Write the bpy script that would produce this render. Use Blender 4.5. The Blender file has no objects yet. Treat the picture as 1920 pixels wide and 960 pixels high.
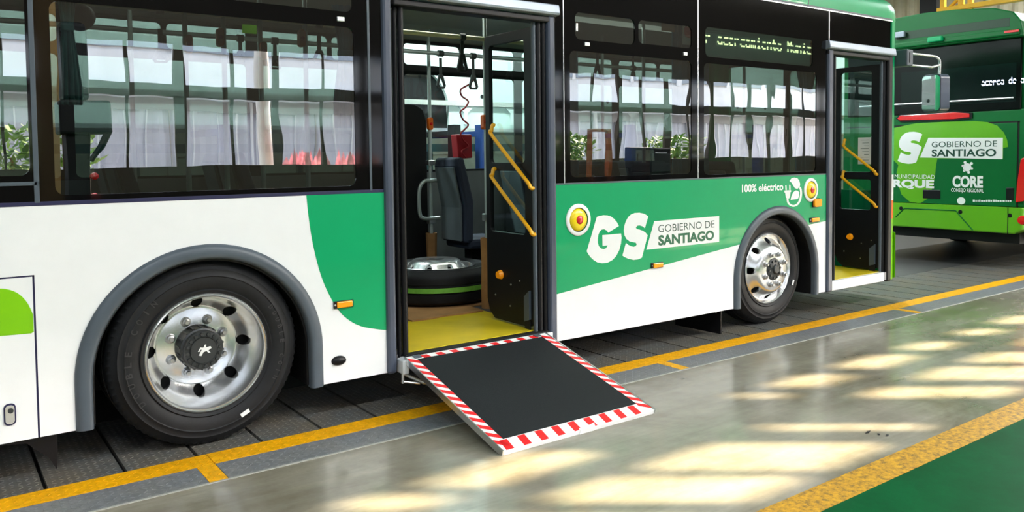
import bpy, bmesh, math, random
from mathutils import Vector, Matrix
from mathutils.geometry import tessellate_polygon
from math import sin, cos, pi, radians, tan, atan2, hypot

rnd = random.Random(11)
S = bpy.context.scene
COL = S.collection

# ------------------------------------------------------------------ camera
F, PPY = 1514.77, 359.38                       # focal length and principal row in pixels of the 1920x960 frame
YAW, PITCH, ROLL = radians(36.019), radians(2.541), radians(0.620)
CAM = Vector((0.0, -4.5, 1.57))
_f = Vector((sin(YAW)*cos(PITCH), cos(YAW)*cos(PITCH), -sin(PITCH)))
_r0 = Vector((cos(YAW), -sin(YAW), 0)); _d0 = _f.cross(_r0)
_r = cos(ROLL)*_r0 + sin(ROLL)*_d0
_d = -sin(ROLL)*_r0 + cos(ROLL)*_d0
cd = bpy.data.cameras.new('camera'); cam = bpy.data.objects.new('camera', cd); COL.objects.link(cam)
cd.sensor_width = 36; cd.lens = F/1920*36; cd.shift_y = (PPY-480)/1920
cd.clip_start = 0.05; cd.clip_end = 300
u_, b_ = -_d, -_f
cam.matrix_world = Matrix(((_r.x, u_.x, b_.x, CAM.x), (_r.y, u_.y, b_.y, CAM.y), (_r.z, u_.z, b_.z, CAM.z), (0, 0, 0, 1)))
S.camera = cam

def ray(x, y): return _r*((x-960)/F) + _d*((y-PPY)/F) + _f
def bp(x, y, Y=0.0):
    d = ray(x, y); t = (Y-CAM.y)/d.y; return (CAM.x+d.x*t, CAM.z+d.z*t)
def gp(x, y, Z=0.0):
    d = ray(x, y); t = (Z-CAM.z)/d.z; return (CAM.x+d.x*t, CAM.y+d.y*t)
def xp(x, y, X):
    d = ray(x, y); t = (X-CAM.x)/d.x; return (CAM.y+d.y*t, CAM.z+d.z*t)

# ------------------------------------------------------------------ world, sun, exposure
SUN_EL = radians(30.0)
w = bpy.data.worlds.new('sky_world'); S.world = w; w.use_nodes = True
nt = w.node_tree; nt.nodes.clear()
out = nt.nodes.new('ShaderNodeOutputWorld'); bg = nt.nodes.new('ShaderNodeBackground')
sky = nt.nodes.new('ShaderNodeTexSky'); sky.sky_type = 'NISHITA'; sky.sun_disc = False
sky.sun_elevation = SUN_EL; sky.sun_rotation = radians(127); sky.dust_density = 4.0; sky.air_density = 1.2
bg.inputs[1].default_value = 2.0
hs = nt.nodes.new('ShaderNodeHueSaturation'); hs.inputs['Saturation'].default_value = 0.45
nt.links.new(sky.outputs[0], hs.inputs['Color']); nt.links.new(hs.outputs[0], bg.inputs[0]); nt.links.new(bg.outputs[0], out.inputs[0])

sl = bpy.data.lights.new('sun', 'SUN'); sun = bpy.data.objects.new('sun', sl); COL.objects.link(sun)
sl.energy = 46.0; sl.color = (1.0, 0.79, 0.50); sl.angle = radians(0.7)
_sd = Vector((-0.7965*cos(SUN_EL), 0.6047*cos(SUN_EL), -sin(SUN_EL)))       # travel direction of the sunlight
sun.rotation_euler = _sd.to_track_quat('-Z', 'Y').to_euler()
sun.location = (14, -20, 14)

S.view_settings.view_transform = 'Standard'; S.view_settings.look = 'None'
S.view_settings.gamma = 1.0; S.view_settings.use_curve_mapping = False
S.view_settings.exposure = 0.10
S.cycles.use_denoising = True
S.cycles.max_bounces = 10; S.cycles.transparent_max_bounces = 16; S.cycles.diffuse_bounces = 4
S.cycles.glossy_bounces = 5; S.cycles.caustics_reflective = False; S.cycles.caustics_refractive = False
S.cycles.sample_clamp_indirect = 6.0

# ------------------------------------------------------------------ materials
def srgb(r, g, b):
    def c(v):
        v /= 255.0
        return v/12.92 if v <= 0.04045 else ((v+0.055)/1.055)**2.4
    return (c(r), c(g), c(b), 1.0)

def new_mat(name):
    m = bpy.data.materials.new(name); m.use_nodes = True
    n = m.node_tree.nodes; n.clear()
    o = n.new('ShaderNodeOutputMaterial'); p = n.new('ShaderNodeBsdfPrincipled')
    m.node_tree.links.new(p.outputs[0], o.inputs[0])
    return m, m.node_tree, p

def lk(t, a, b): t.links.new(a, b)
def math_node(t, op, a, b=None, c=None):
    n = t.nodes.new('ShaderNodeMath'); n.operation = op
    for i, v in enumerate((a, b, c)):
        if v is None: continue
        if isinstance(v, (int, float)): n.inputs[i].default_value = v
        else: lk(t, v, n.inputs[i])
    return n.outputs[0]
def noise(t, scale, detail=4, rough=0.55, vec=None, dist=0.0):
    n = t.nodes.new('ShaderNodeTexNoise'); n.inputs['Scale'].default_value = scale
    n.inputs['Detail'].default_value = detail; n.inputs['Roughness'].default_value = rough
    n.inputs['Distortion'].default_value = dist
    if vec is not None: lk(t, vec, n.inputs['Vector'])
    return n.outputs['Fac']
def ramp(t, fac, stops):
    n = t.nodes.new('ShaderNodeValToRGB'); e = n.color_ramp.elements
    while len(e) < len(stops): e.new(0.5)
    for k, (p, c) in enumerate(stops): e[k].position = p; e[k].color = c
    lk(t, fac, n.inputs[0]); return n.outputs[0]
def world_pos(t): return t.nodes.new('ShaderNodeNewGeometry').outputs['Position']
def scaled(t, vec, s):
    n = t.nodes.new('ShaderNodeVectorMath'); n.operation = 'MULTIPLY'; lk(t, vec, n.inputs[0]); n.inputs[1].default_value = s
    return n.outputs[0]
def bump(t, p, h, strength, dist):
    n = t.nodes.new('ShaderNodeBump'); n.inputs['Strength'].default_value = strength; n.inputs['Distance'].default_value = dist
    lk(t, h, n.inputs['Height'])
    if p is not None: lk(t, n.outputs[0], p.inputs['Normal'])
    return n.outputs[0]

def mat(name, col, rough=0.5, metal=0.0, coat=0.0, var=0.08, scale=6.0, bmp=0.0, bscale=80.0, emit=None, spec=0.5):
    m, t, p = new_mat(name)
    pos = world_pos(t)
    dark = tuple(c*(1-var) for c in col[:3])+(1,)
    lite = tuple(min(1, c*(1+var*0.6)) for c in col[:3])+(1,)
    lk(t, ramp(t, noise(t, scale, vec=pos), [(0.3, dark), (0.7, lite)]), p.inputs['Base Color'])
    p.inputs['Roughness'].default_value = rough; p.inputs['Metallic'].default_value = metal
    p.inputs['Coat Weight'].default_value = coat; p.inputs['Coat Roughness'].default_value = 0.04
    p.inputs['Specular IOR Level'].default_value = spec
    if bmp: bump(t, p, noise(t, bscale, vec=pos), bmp, 0.004)
    if emit:
        p.inputs['Emission Color'].default_value = emit[0]; p.inputs['Emission Strength'].default_value = emit[1]
    return m

MT = {}
MT['white'] = mat('white_paint', (0.84, 0.87, 0.89, 1), 0.3, 0, 0.35, 0.02)
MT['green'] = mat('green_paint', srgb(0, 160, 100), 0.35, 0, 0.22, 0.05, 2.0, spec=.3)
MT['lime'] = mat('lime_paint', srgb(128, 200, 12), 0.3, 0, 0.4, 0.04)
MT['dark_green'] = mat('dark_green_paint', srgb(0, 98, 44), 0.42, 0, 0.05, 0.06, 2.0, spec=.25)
MT['lime2'] = mat('yellow_green_paint', srgb(96, 172, 22), 0.3, 0, 0.4, 0.04)
MT['print_white'] = mat('white_film', (0.86, 0.88, 0.88, 1), 0.35, 0, 0.2, 0.02)
MT['print_green'] = mat('green_lettering', srgb(8, 96, 66), 0.4)
MT['print_dark'] = mat('dark_lettering', srgb(20, 66, 52), 0.4)
MT['seam'] = mat('seam_dark_blue', srgb(26, 26, 70), 0.5)
MT['trim'] = mat('grey_rubber_trim', srgb(74, 84, 94), 0.42, 0, 0.0, 0.08)
MT['post'] = mat('blue_grey_post', srgb(66, 75, 92), 0.35, 0.0, 0.2, 0.06)
MT['header'] = mat('silver_header', srgb(150, 160, 174), 0.35, 0.3, 0.1, 0.05)
MT['black'] = mat('black_matte', (0.006, 0.006, 0.007, 1), 0.6, spec=0.3)
MT['black_gloss'] = mat('black_gloss_glass', (0.003, 0.003, 0.0035, 1), 0.05, 0, 0, 0.1)
MT['black_sat'] = mat('black_satin', (0.005, 0.005, 0.0065, 1), 0.4, spec=.28)
MT['rubber'] = mat('tyre_rubber', (0.009, 0.010, 0.012, 1), 0.6, 0, 0, 0.25, 12, 0.15, 60, spec=.3)
MT['lettering_rubber'] = mat('tyre_lettering', (0.024, 0.025, 0.028, 1), 0.5)
MT['chrome'] = mat('polished_aluminium', (0.95, 0.96, 0.97, 1), 0.24, 0.92, 0, 0.03, 30)
MT['chrome_sat'] = mat('brushed_aluminium', (0.80, 0.81, 0.82, 1), 0.3, 1.0, 0, 0.05, 30)
MT['steel'] = mat('steel', (0.5, 0.51, 0.52, 1), 0.35, 0.9, 0, 0.1)
MT['hub'] = mat('hub_dark', (0.03, 0.034, 0.036, 1), 0.4, 0.2)
MT['blue_cap'] = mat('blue_cap', srgb(20, 90, 180), 0.4)
MT['pole'] = mat('grey_pole', srgb(190, 205, 205), 0.3, 0.3, 0.2, 0.04)
MT['cream_rail'] = mat('cream_rail', srgb(225, 225, 190), 0.3, 0.0, 0.3, 0.04)
MT['yellow_rail'] = mat('yellow_rail', srgb(245, 178, 12), 0.35, 0, 0.3, 0.04)
MT['amber'] = mat('amber_lens', srgb(255, 160, 10), 0.25, 0, 0.5, 0.05, emit=(srgb(255, 150, 10), 0.12))
MT['orange'] = mat('orange_plastic', srgb(232, 108, 20), 0.4)
MT['red'] = mat('red_lens', srgb(215, 20, 26), 0.25, 0, 0.5, 0.06)
MT['red_tape'] = mat('red_tape', srgb(226, 30, 36), 0.4, 0, 0.1, 0.05)
MT['yellow_lens'] = mat('yellow_button', srgb(255, 222, 12), 0.3, 0, 0.4, 0.05)
MT['floor_yellow'] = mat('yellow_vinyl', srgb(214, 190, 30), 0.4, 0, 0, 0.10, 5)
MT['vinyl'] = mat('grey_vinyl', (0.07, 0.07, 0.075, 1), 0.5)
MT['card'] = mat('cardboard', srgb(168, 124, 76), 0.8, 0, 0, 0.15, 8, 0.2, 40)
MT['ceil_bus'] = mat('bus_ceiling', srgb(150, 160, 146), 0.5)
MT['bus_wall'] = mat('bus_inner_wall', srgb(120, 128, 128), 0.5)
MT['seat'] = mat('navy_seat_fabric', srgb(24, 34, 52), 0.75)
MT['seat_shell'] = mat('grey_seat_shell', srgb(96, 106, 110), 0.4)
MT['curtain'] = mat('teal_curtain', srgb(150, 215, 215), 0.75, 0, 0, 0.12, 20)
MT['curtain_blue'] = mat('blue_curtain', srgb(96, 165, 195), 0.75, 0, 0, 0.12, 20)
MT['strap'] = mat('dark_strap', srgb(50, 56, 56), 0.5)
MT['green_strap'] = mat('green_webbing', srgb(120, 190, 70), 0.6, 0, 0, 0.15, 30)
MT['red_box'] = mat('red_plastic', srgb(150, 16, 28), 0.4)
MT['blue_steel'] = mat('blue_painted_steel', srgb(26, 62, 128), 0.45)
MT['teal_steel'] = mat('teal_painted_steel', srgb(60, 100, 98), 0.5)
MT['shell'] = mat('pale_bus_shell', srgb(226, 240, 236), 0.4, 0, 0.2, 0.03)
MT['block'] = mat('cream_block', srgb(200, 196, 176), 0.8, 0, 0, 0.1)
MT['hall_wall'] = mat('hall_wall_paint', srgb(44, 40, 32), 0.8)
MT['hall_frame'] = mat('bronze_window_frame', srgb(50, 38, 20), 0.6)
MT['roof'] = mat('hall_roof', srgb(140, 144, 144), 0.8)
MT['cream_wall'] = mat('cream_corrugated', srgb(236, 222, 194), 0.6)
MT['out_white'] = mat('white_cladding', (0.80, 0.82, 0.84, 1), 0.6, 0, 0, 0.10, 1.5)
MT['out_grey'] = mat('grey_cladding', (0.62, 0.63, 0.70, 1), 0.6, 0, 0, 0.12, 1.2)
MT['out_glass'] = mat('blue_grey_glazing', (0.30, 0.35, 0.42, 1), 0.3, 0, 0, 0.2, 1.0)
MT['asphalt'] = mat('yard_concrete', (0.40, 0.40, 0.38, 1), 0.9)
MT['leaf'] = mat('green_leaf', srgb(110, 150, 60), 0.6, 0, 0, 0.4, 9)
MT['pink'] = mat('pink_leaf', srgb(255, 190, 205), 0.6, 0, 0, 0.3, 9)
MT['wood'] = mat('orange_wood', srgb(150, 84, 40), 0.5, 0, 0, 0.2)
MT['gantry'] = mat('yellow_steel', srgb(236, 176, 20), 0.5)
MT['paper'] = mat('paper', srgb(226, 226, 222), 0.8, 0, 0, 0.04)
MT['grit'] = None
MT['lamp_body'] = mat('fill_lamp_housing', (0.25, 0.25, 0.26, 1), 0.5, 0.4)
MT['lamp_glow'] = mat('fill_lamp_diffuser', (0.9, 0.9, 0.9, 1), 0.5, emit=((1, 0.98, 0.94, 1), 4.0))
MT['led'] = mat('led_amber_green', (0.8, 0.9, 0.4, 1), 0.5, emit=(srgb(244, 252, 190), 7.0))
MT['led_white'] = mat('led_white', (0.8, 0.85, 0.95, 1), 0.5, emit=(srgb(215, 225, 255), 3.0))
MT['sign_board'] = mat('sign_board', srgb(62, 100, 96), 0.5, emit=(srgb(70, 130, 120), .5))

def glass_mat(name, tint, f0, wav=0.0):
    m = bpy.data.materials.new(name); m.use_nodes = True; t = m.node_tree; t.nodes.clear()
    o = t.nodes.new('ShaderNodeOutputMaterial'); mx = t.nodes.new('ShaderNodeMixShader')
    tr = t.nodes.new('ShaderNodeBsdfTransparent'); tr.inputs[0].default_value = tint
    gl = t.nodes.new('ShaderNodeBsdfGlossy'); gl.inputs['Roughness'].default_value = 0.0; gl.inputs['Color'].default_value = (1, 1, 1, 1)
    g = t.nodes.new('ShaderNodeNewGeometry')
    dt = t.nodes.new('ShaderNodeVectorMath'); dt.operation = 'DOT_PRODUCT'
    lk(t, g.outputs['Normal'], dt.inputs[0]); lk(t, g.outputs['Incoming'], dt.inputs[1])
    c = math_node(t, 'ABSOLUTE', dt.outputs['Value'])
    k = math_node(t, 'POWER', math_node(t, 'SUBTRACT', 1.0, c), 3.2)
    fac = math_node(t, 'ADD', math_node(t, 'MULTIPLY', k, 1.0-f0), f0)
    if wav:
        v = scaled(t, g.outputs['Position'], (1.0, 1.0, 0.45))
        nb = bump(t, None, noise(t, 2.2, 2, 0.4, v), wav, 0.02)
        lk(t, nb, gl.inputs['Normal'])
    lk(t, fac, mx.inputs[0]); lk(t, tr.outputs[0], mx.inputs[1]); lk(t, gl.outputs[0], mx.inputs[2]); lk(t, mx.outputs[0], o.inputs[0])
    return m
MT['glass'] = glass_mat('tinted_window_glass', (0.17, 0.205, 0.19, 1), 0.25, 0.10)
MT['glass_clear'] = glass_mat('door_glass', (0.62, 0.76, 0.72, 1), 0.08, 0.0)
MT['glass_far'] = glass_mat('far_window_glass', (0.80, 0.93, 0.90, 1), 0.04, 0.0)

def mat_grit():
    m, t, p = new_mat('black_anti_slip_grit')
    pos = world_pos(t); n = noise(t, 420, 2, 0.6, pos)
    lk(t, ramp(t, n, [(0.35, (0.004, 0.0052, 0.0065, 1)), (0.62, (0.011, 0.0145, 0.017, 1)), (0.8, (0.07, 0.08, 0.09, 1))]), p.inputs['Base Color'])
    p.inputs['Roughness'].default_value = 0.7; p.inputs['Specular IOR Level'].default_value = .25; bump(t, p, n, 0.6, 0.003); return m
MT['grit'] = mat_grit()

def mat_plate(name, base, dirt, bar_lite=1.35, dirt_amt=0.6, cell=0.034, rough=0.4):
    m, t, p = new_mat(name)
    pos = world_pos(t); s = t.nodes.new('ShaderNodeSeparateXYZ'); lk(t, scaled(t, pos, (1/cell, 1/cell, 1)), s.inputs[0])
    u, v = s.outputs[0], s.outputs[1]
    par = math_node(t, 'MODULO', math_node(t, 'ADD', math_node(t, 'FLOOR', u), math_node(t, 'ADD', math_node(t, 'FLOOR', v), 1000.0)), 2.0)
    fu = math_node(t, 'SUBTRACT', math_node(t, 'FRACT', u), 0.5); fv = math_node(t, 'SUBTRACT', math_node(t, 'FRACT', v), 0.5)
    a = math_node(t, 'ADD', fu, fv); b = math_node(t, 'SUBTRACT', fu, fv)
    def mixv(x, y): return math_node(t, 'ADD', math_node(t, 'MULTIPLY', x, math_node(t, 'SUBTRACT', 1.0, par)), math_node(t, 'MULTIPLY', y, par))
    P, Q = mixv(a, b), mixv(b, a)
    e = math_node(t, 'ADD', math_node(t, 'POWER', math_node(t, 'ABSOLUTE', math_node(t, 'DIVIDE', P, 0.62)), 2.0),
                  math_node(t, 'POWER', math_node(t, 'ABSOLUTE', math_node(t, 'DIVIDE', Q, 0.2)), 2.0))
    h = math_node(t, 'MAXIMUM', math_node(t, 'SUBTRACT', 1.0, e), 0.0)
    h = math_node(t, 'MINIMUM', math_node(t, 'MULTIPLY', h, 2.0), 1.0)
    n1 = noise(t, 3.2, 6, 0.65, pos); n2 = noise(t, 22, 5, 0.6, pos)
    c1 = ramp(t, n1, [(0.38, base), (0.62, dirt)])
    mixn = t.nodes.new('ShaderNodeMixRGB'); mixn.inputs[0].default_value = dirt_amt; mixn.inputs[1].default_value = base; lk(t, c1, mixn.inputs[2])
    mul = t.nodes.new('ShaderNodeMixRGB'); mul.blend_type = 'MULTIPLY'; mul.inputs[0].default_value = 0.55
    lk(t, mixn.outputs[0], mul.inputs[1]); lk(t, ramp(t, n2, [(0.3, (0.45, 0.45, 0.45, 1)), (0.7, (1.1, 1.1, 1.1, 1))]), mul.inputs[2])
    hi = t.nodes.new('ShaderNodeMixRGB'); hi.blend_type = 'MULTIPLY'; hi.inputs[0].default_value = 1.0
    lk(t, mul.outputs[0], hi.inputs[1]); lk(t, ramp(t, h, [(0, (1, 1, 1, 1)), (1, (bar_lite,)*3+(1,))]), hi.inputs[2])
    lk(t, hi.outputs[0], p.inputs['Base Color']); p.inputs['Roughness'].default_value = rough; p.inputs['Specular IOR Level'].default_value = .3
    bump(t, p, h, 0.9, 0.006); return m
MT['plate'] = mat_plate('steel_chequer_plate', (0.105, 0.112, 0.113, 1), (0.165, 0.13, 0.085, 1), 2.2)
MT['plate_grey'] = mat_plate('grey_painted_chequer', (0.17, 0.185, 0.205, 1), (0.24, 0.23, 0.20, 1), 1.35, 0.4)
MT['plate_yellow'] = mat_plate('yellow_painted_chequer', (0.95, 0.46, 0.004, 1), (0.78, 0.36, 0.006, 1), 1.2, 0.5)

def mat_concrete():
    m, t, p = new_mat('polished_concrete')
    pos = world_pos(t)
    n1 = noise(t, 0.9, 6, 0.6, scaled(t, pos, (1, 2.0, 1)), 0.6); n2 = noise(t, 9, 6, 0.7, pos)
    c1 = ramp(t, n1, [(0.30, srgb(100, 96, 80)), (0.52, srgb(134, 130, 116)), (0.75, srgb(154, 151, 140))])
    mul = t.nodes.new('ShaderNodeMixRGB'); mul.blend_type = 'MULTIPLY'; mul.inputs[0].default_value = 0.5
    lk(t, c1, mul.inputs[1]); lk(t, ramp(t, n2, [(0.3, (0.72, 0.72, 0.70, 1)), (0.7, (1.08, 1.08, 1.08, 1))]), mul.inputs[2])
    st_ = t.nodes.new('ShaderNodeMixRGB'); st_.blend_type = 'MULTIPLY'; st_.inputs[0].default_value = 1.0
    lk(t, mul.outputs[0], st_.inputs[1]); lk(t, ramp(t, noise(t, 1.0, 7, 0.7, scaled(t, pos, (0.5, 7.0, 1)), 0.3), [(0.3, (0.84, 0.83, 0.80, 1)), (0.5, (1, 1, 1, 1)), (0.72, (1.22, 1.22, 1.22, 1))]), st_.inputs[2])
    lk(t, st_.outputs[0], p.inputs['Base Color'])
    lk(t, ramp(t, noise(t, 4, 5, 0.6, pos), [(0.3, (0.10, 0.10, 0.10, 1)), (0.75, (0.26, 0.26, 0.26, 1))]), p.inputs['Roughness'])
    p.inputs['Specular IOR Level'].default_value = 0.75
    bump(t, p, noise(t, 5, 4, 0.6, pos), 0.05, 0.01); return m
MT['concrete'] = mat_concrete()
def mat_worn(name, c_lo, c_mid, c_hi, rough, sc, spec=0.5):
    m, t, p = new_mat(name); pos = world_pos(t)
    n1 = noise(t, sc, 8, 0.75, pos)
    lk(t, ramp(t, n1, [(0.40, c_lo), (0.50, c_mid), (0.62, c_hi)]), p.inputs['Base Color'])
    p.inputs['Roughness'].default_value = rough; p.inputs['Specular IOR Level'].default_value = spec
    bump(t, p, n1, 0.08, 0.006); return m
MT['worn_yellow'] = mat_worn('worn_yellow_line', srgb(118, 92, 46), srgb(176, 132, 38), srgb(206, 158, 36), 0.45, 30, .3)
MT['green_floor'] = mat_worn('green_epoxy', srgb(0, 64, 30), srgb(0, 70, 35), srgb(0, 78, 40), 0.5, 1.6, .05)

# ------------------------------------------------------------------ mesh helpers
class MB:
    def __init__(s): s.v = []; s.f = []
    def add(s, vs, fs):
        o = len(s.v); s.v += [tuple(v) for v in vs]; s.f += [tuple(o+i for i in f) for f in fs]; return s
    def box(s, x0, x1, y0, y1, z0, z1):
        return s.add([(x0,y0,z0),(x1,y0,z0),(x1,y1,z0),(x0,y1,z0),(x0,y0,z1),(x1,y0,z1),(x1,y1,z1),(x0,y1,z1)],
                     [(0,3,2,1),(4,5,6,7),(0,1,5,4),(1,2,6,5),(2,3,7,6),(3,0,4,7)])
    def prism(s, loops, a, b, axis='y'):
        """loops: outline then holes, each a list of 2D points; extruded from a to b along the axis"""
        def P(p, h):
            if axis == 'y': return (p[0], h, p[1])
            if axis == 'x': return (h, p[0], p[1])
            return (p[0], p[1], h)
        flat = [q for l in loops for q in l]; n = len(flat)
        tris = tessellate_polygon([[Vector((q[0], q[1], 0)) for q in l] for l in loops])
        vs = [P(q, a) for q in flat]+[P(q, b) for q in flat]
        fs = [tuple(t) for t in tris]+[tuple(n+i for i in reversed(t)) for t in tris]
        o = 0
        for l in loops:
            m = len(l)
            fs += [(o+i, o+(i+1) % m, n+o+(i+1) % m, n+o+i) for i in range(m)]; o += m
        return s.add(vs, fs)
    def tube(s, pts, r, n=10, caps=True):
        P = [Vector(p) for p in pts]; rings = []; up = None
        for i, p in enumerate(P):
            t = (P[min(i+1, len(P)-1)]-P[max(i-1, 0)]).normalized()
            if up is None:
                up = Vector((0, 0, 1)) if abs(t.z) < 0.9 else Vector((1, 0, 0))
            a = (up-t*up.dot(t)).normalized(); up = a; b = t.cross(a)
            rr_ = r[i] if isinstance(r, (list, tuple)) else r
            rings.append([p+(a*cos(2*pi*k/n)+b*sin(2*pi*k/n))*rr_ for k in range(n)])
        vs = [q for R_ in rings for q in R_]; fs = []
        for i in range(len(P)-1):
            fs += [(i*n+k, i*n+(k+1) % n, (i+1)*n+(k+1) % n, (i+1)*n+k) for k in range(n)]
        if caps: fs += [tuple(range(n-1, -1, -1)), tuple((len(P)-1)*n+k for k in range(n))]
        return s.add(vs, fs)
    def lathe(s, prof, n=48, c=(0, 0, 0), axis='y', closed=False, cap=False):
        vs = []; m = len(prof)
        for k in range(n):
            a = 2*pi*k/n
            for r, h in prof:
                if axis == 'y': vs.append((c[0]+r*cos(a), c[1]+h, c[2]+r*sin(a)))
                elif axis == 'z': vs.append((c[0]+r*cos(a), c[1]+r*sin(a), c[2]+h))
                else: vs.append((c[0]+h, c[1]+r*cos(a), c[2]+r*sin(a)))
        fs = []
        for k in range(n):
            for i in range(m if closed else m-1):
                j = (i+1) % m
                fs.append((k*m+i, k*m+j, ((k+1) % n)*m+j, ((k+1) % n)*m+i))
        if cap: fs += [tuple(k*m for k in range(n)), tuple(k*m+m-1 for k in range(n-1, -1, -1))]
        return s.add(vs, fs)
    def xf(s, M_): s.v = [tuple(M_ @ Vector(v)) for v in s.v]; return s
    def mesh(s, name):
        me = bpy.data.meshes.new(name); me.from_pydata(s.v, [], s.f)
        bm = bmesh.new(); bm.from_mesh(me); bmesh.ops.recalc_face_normals(bm, faces=bm.faces); bm.to_mesh(me); bm.free()
        me.update(); return me

WL = {}
def link(o, parent=None):
    COL.objects.link(o)
    if parent is not None:
        o.parent = parent; o.matrix_parent_inverse = Matrix.Translation(-WL[parent.name])
    WL[o.name] = Vector(o.location)
    return o
def obj(name, mb, m, parent=None, smooth=None, bevel=0.0, label=None, kind=None, loc=None):
    me = mb.mesh(name) if isinstance(mb, MB) else mb
    if isinstance(mb, MB) and m is not None: me.materials.append(MT[m] if isinstance(m, str) else m)
    o = bpy.data.objects.new(name, me)
    if loc is not None: o.location = loc
    link(o, parent)
    if smooth:
        me.polygons.foreach_set('use_smooth', [True]*len(me.polygons))
        me.set_sharp_from_angle(angle=radians(smooth))
    if bevel:
        bv = o.modifiers.new('bevel', 'BEVEL'); bv.width = bevel; bv.segments = 2; bv.limit_method = 'ANGLE'; bv.angle_limit = radians(40)
    if label: o['label'] = label
    if kind: o['kind'] = kind
    return o
def empty(name, loc, parent=None):
    o = bpy.data.objects.new(name, None); o.location = loc; o.empty_display_size = 0.1
    return link(o, parent)
def tag(o, label, cat, group=None):
    o['label'] = label; o['category'] = cat
    if group: o['group'] = group
    return o
def struct(o): o['kind'] = 'structure'; return o
def rr(x0, x1, z0, z1, r, n=5):
    pts = []
    for cx, cz, a0 in ((x1-r, z0+r, -90), (x1-r, z1-r, 0), (x0+r, z1-r, 90), (x0+r, z0+r, 180)):
        for k in range(n+1):
            a = radians(a0+90*k/n); pts.append((cx+r*cos(a), cz+r*sin(a)))
    return pts
def rect(x0, x1, z0, z1): return [(x0, z0), (x1, z0), (x1, z1), (x0, z1)]
def arc(cx, cz, r, a0, a1, n=24): return [(cx+r*cos(radians(a0+(a1-a0)*k/n)), cz+r*sin(radians(a0+(a1-a0)*k/n))) for k in range(n+1)]
def spline(pts, n=6):
    out_ = []; P = [pts[0]]+list(pts)+[pts[-1]]
    for i in range(1, len(P)-2):
        for k in range(n):
            t = k/n; q = []
            for j in range(len(pts[0])):
                p0, p1, p2, p3 = P[i-1][j], P[i][j], P[i+1][j], P[i+2][j]
                q.append(0.5*(2*p1+(p2-p0)*t+(2*p0-5*p1+4*p2-p3)*t*t+(3*p1-p0-3*p2+p3)*t**3))
            out_.append(tuple(q))
    out_.append(tuple(pts[-1])); return out_

def text_poly(s, bold=0.0):
    cu = bpy.data.curves.new('lettering', 'FONT'); cu.body = s; cu.size = 1; cu.offset = bold; cu.resolution_u = 4
    o = bpy.data.objects.new('lettering', cu); COL.objects.link(o)
    dg = bpy.context.evaluated_depsgraph_get(); dg.update()
    me = o.evaluated_get(dg).to_mesh()
    vs = [(v.co.x, v.co.y) for v in me.vertices]; fs = [tuple(p.vertices) for p in me.polygons]
    o.evaluated_get(dg).to_mesh_clear(); bpy.data.objects.remove(o); bpy.data.curves.remove(cu)
    x0 = min(v[0] for v in vs); x1 = max(v[0] for v in vs); y0 = min(v[1] for v in vs); y1 = max(v[1] for v in vs)
    return [((v[0]-x0)/(x1-x0), (v[1]-y0)/(y1-y0)) for v in vs], fs
def islands(vs, fs):
    p = list(range(len(vs)))
    def find(i):
        while p[i] != i: p[i] = p[p[i]]; i = p[i]
        return i
    for f in fs:
        for i in f[1:]: p[find(i)] = find(f[0])
    g = {}
    for f in fs: g.setdefault(find(f[0]), []).append(f)
    out_ = []
    for fl in g.values():
        ids = sorted({i for f in fl for i in f}); mp = {i: k for k, i in enumerate(ids)}
        out_.append(MB().add([vs[i] for i in ids], [tuple(mp[i] for i in f) for f in fl]))
    return out_
def letters(mb, m, parent, name='letter'):
    for q_ in islands(mb.v, mb.f): obj(name, q_, m, parent)
def text_side(mb, s, X0, X1, Z0, Z1, Y, bold=0.0, shear=0.0):
    vs, fs = text_poly(s, bold)
    return mb.add([(X0+(X1-X0)*u+shear*v*(Z1-Z0), Y, Z0+(Z1-Z0)*v) for u, v in vs], fs)
def text_rear(mb, s, Yl, Yr, Z0, Z1, X, bold=0.0):
    vs, fs = text_poly(s, bold)
    return mb.add([(X, Yl+(Yr-Yl)*u, Z0+(Z1-Z0)*v) for u, v in vs], fs)

GLYPH = {
 'a': ['.....','.....','.###.','....#','.####','#...#','.####'], 'c': ['.....','.....','.####','#....','#....','#....','.####'],
 'e': ['.....','.....','.###.','#...#','#####','#....','.###.'], 'r': ['.....','.....','#.##.','##..#','#....','#....','#....'],
 'm': ['.....','.....','##.#.','#.#.#','#.#.#','#.#.#','#.#.#'], 'i': ['..#..','.....','.##..','..#..','..#..','..#..','.###.'],
 'n': ['.....','.....','#.##.','##..#','#...#','#...#','#...#'], 't': ['.#...','.#...','####.','.#...','.#...','.#..#','..##.'],
 'o': ['.....','.....','.###.','#...#','#...#','#...#','.###.'], 'u': ['.....','.....','#...#','#...#','#...#','#..##','.##.#'],
 'd': ['....#','....#','.####','#...#','#...#','#...#','.####'], 'M': ['#...#','##.##','#.#.#','#.#.#','#...#','#...#','#...#'],
 ' ': ['.....']*7}
def led_cells(s):
    cells = []; cx = 0
    for ch in s:
        for r, row in enumerate(GLYPH[ch]):
            for c, k in enumerate(row):
                if k == '#': cells.append((cx+c, r))
        cx += 6
    return cells, cx-1

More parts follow.
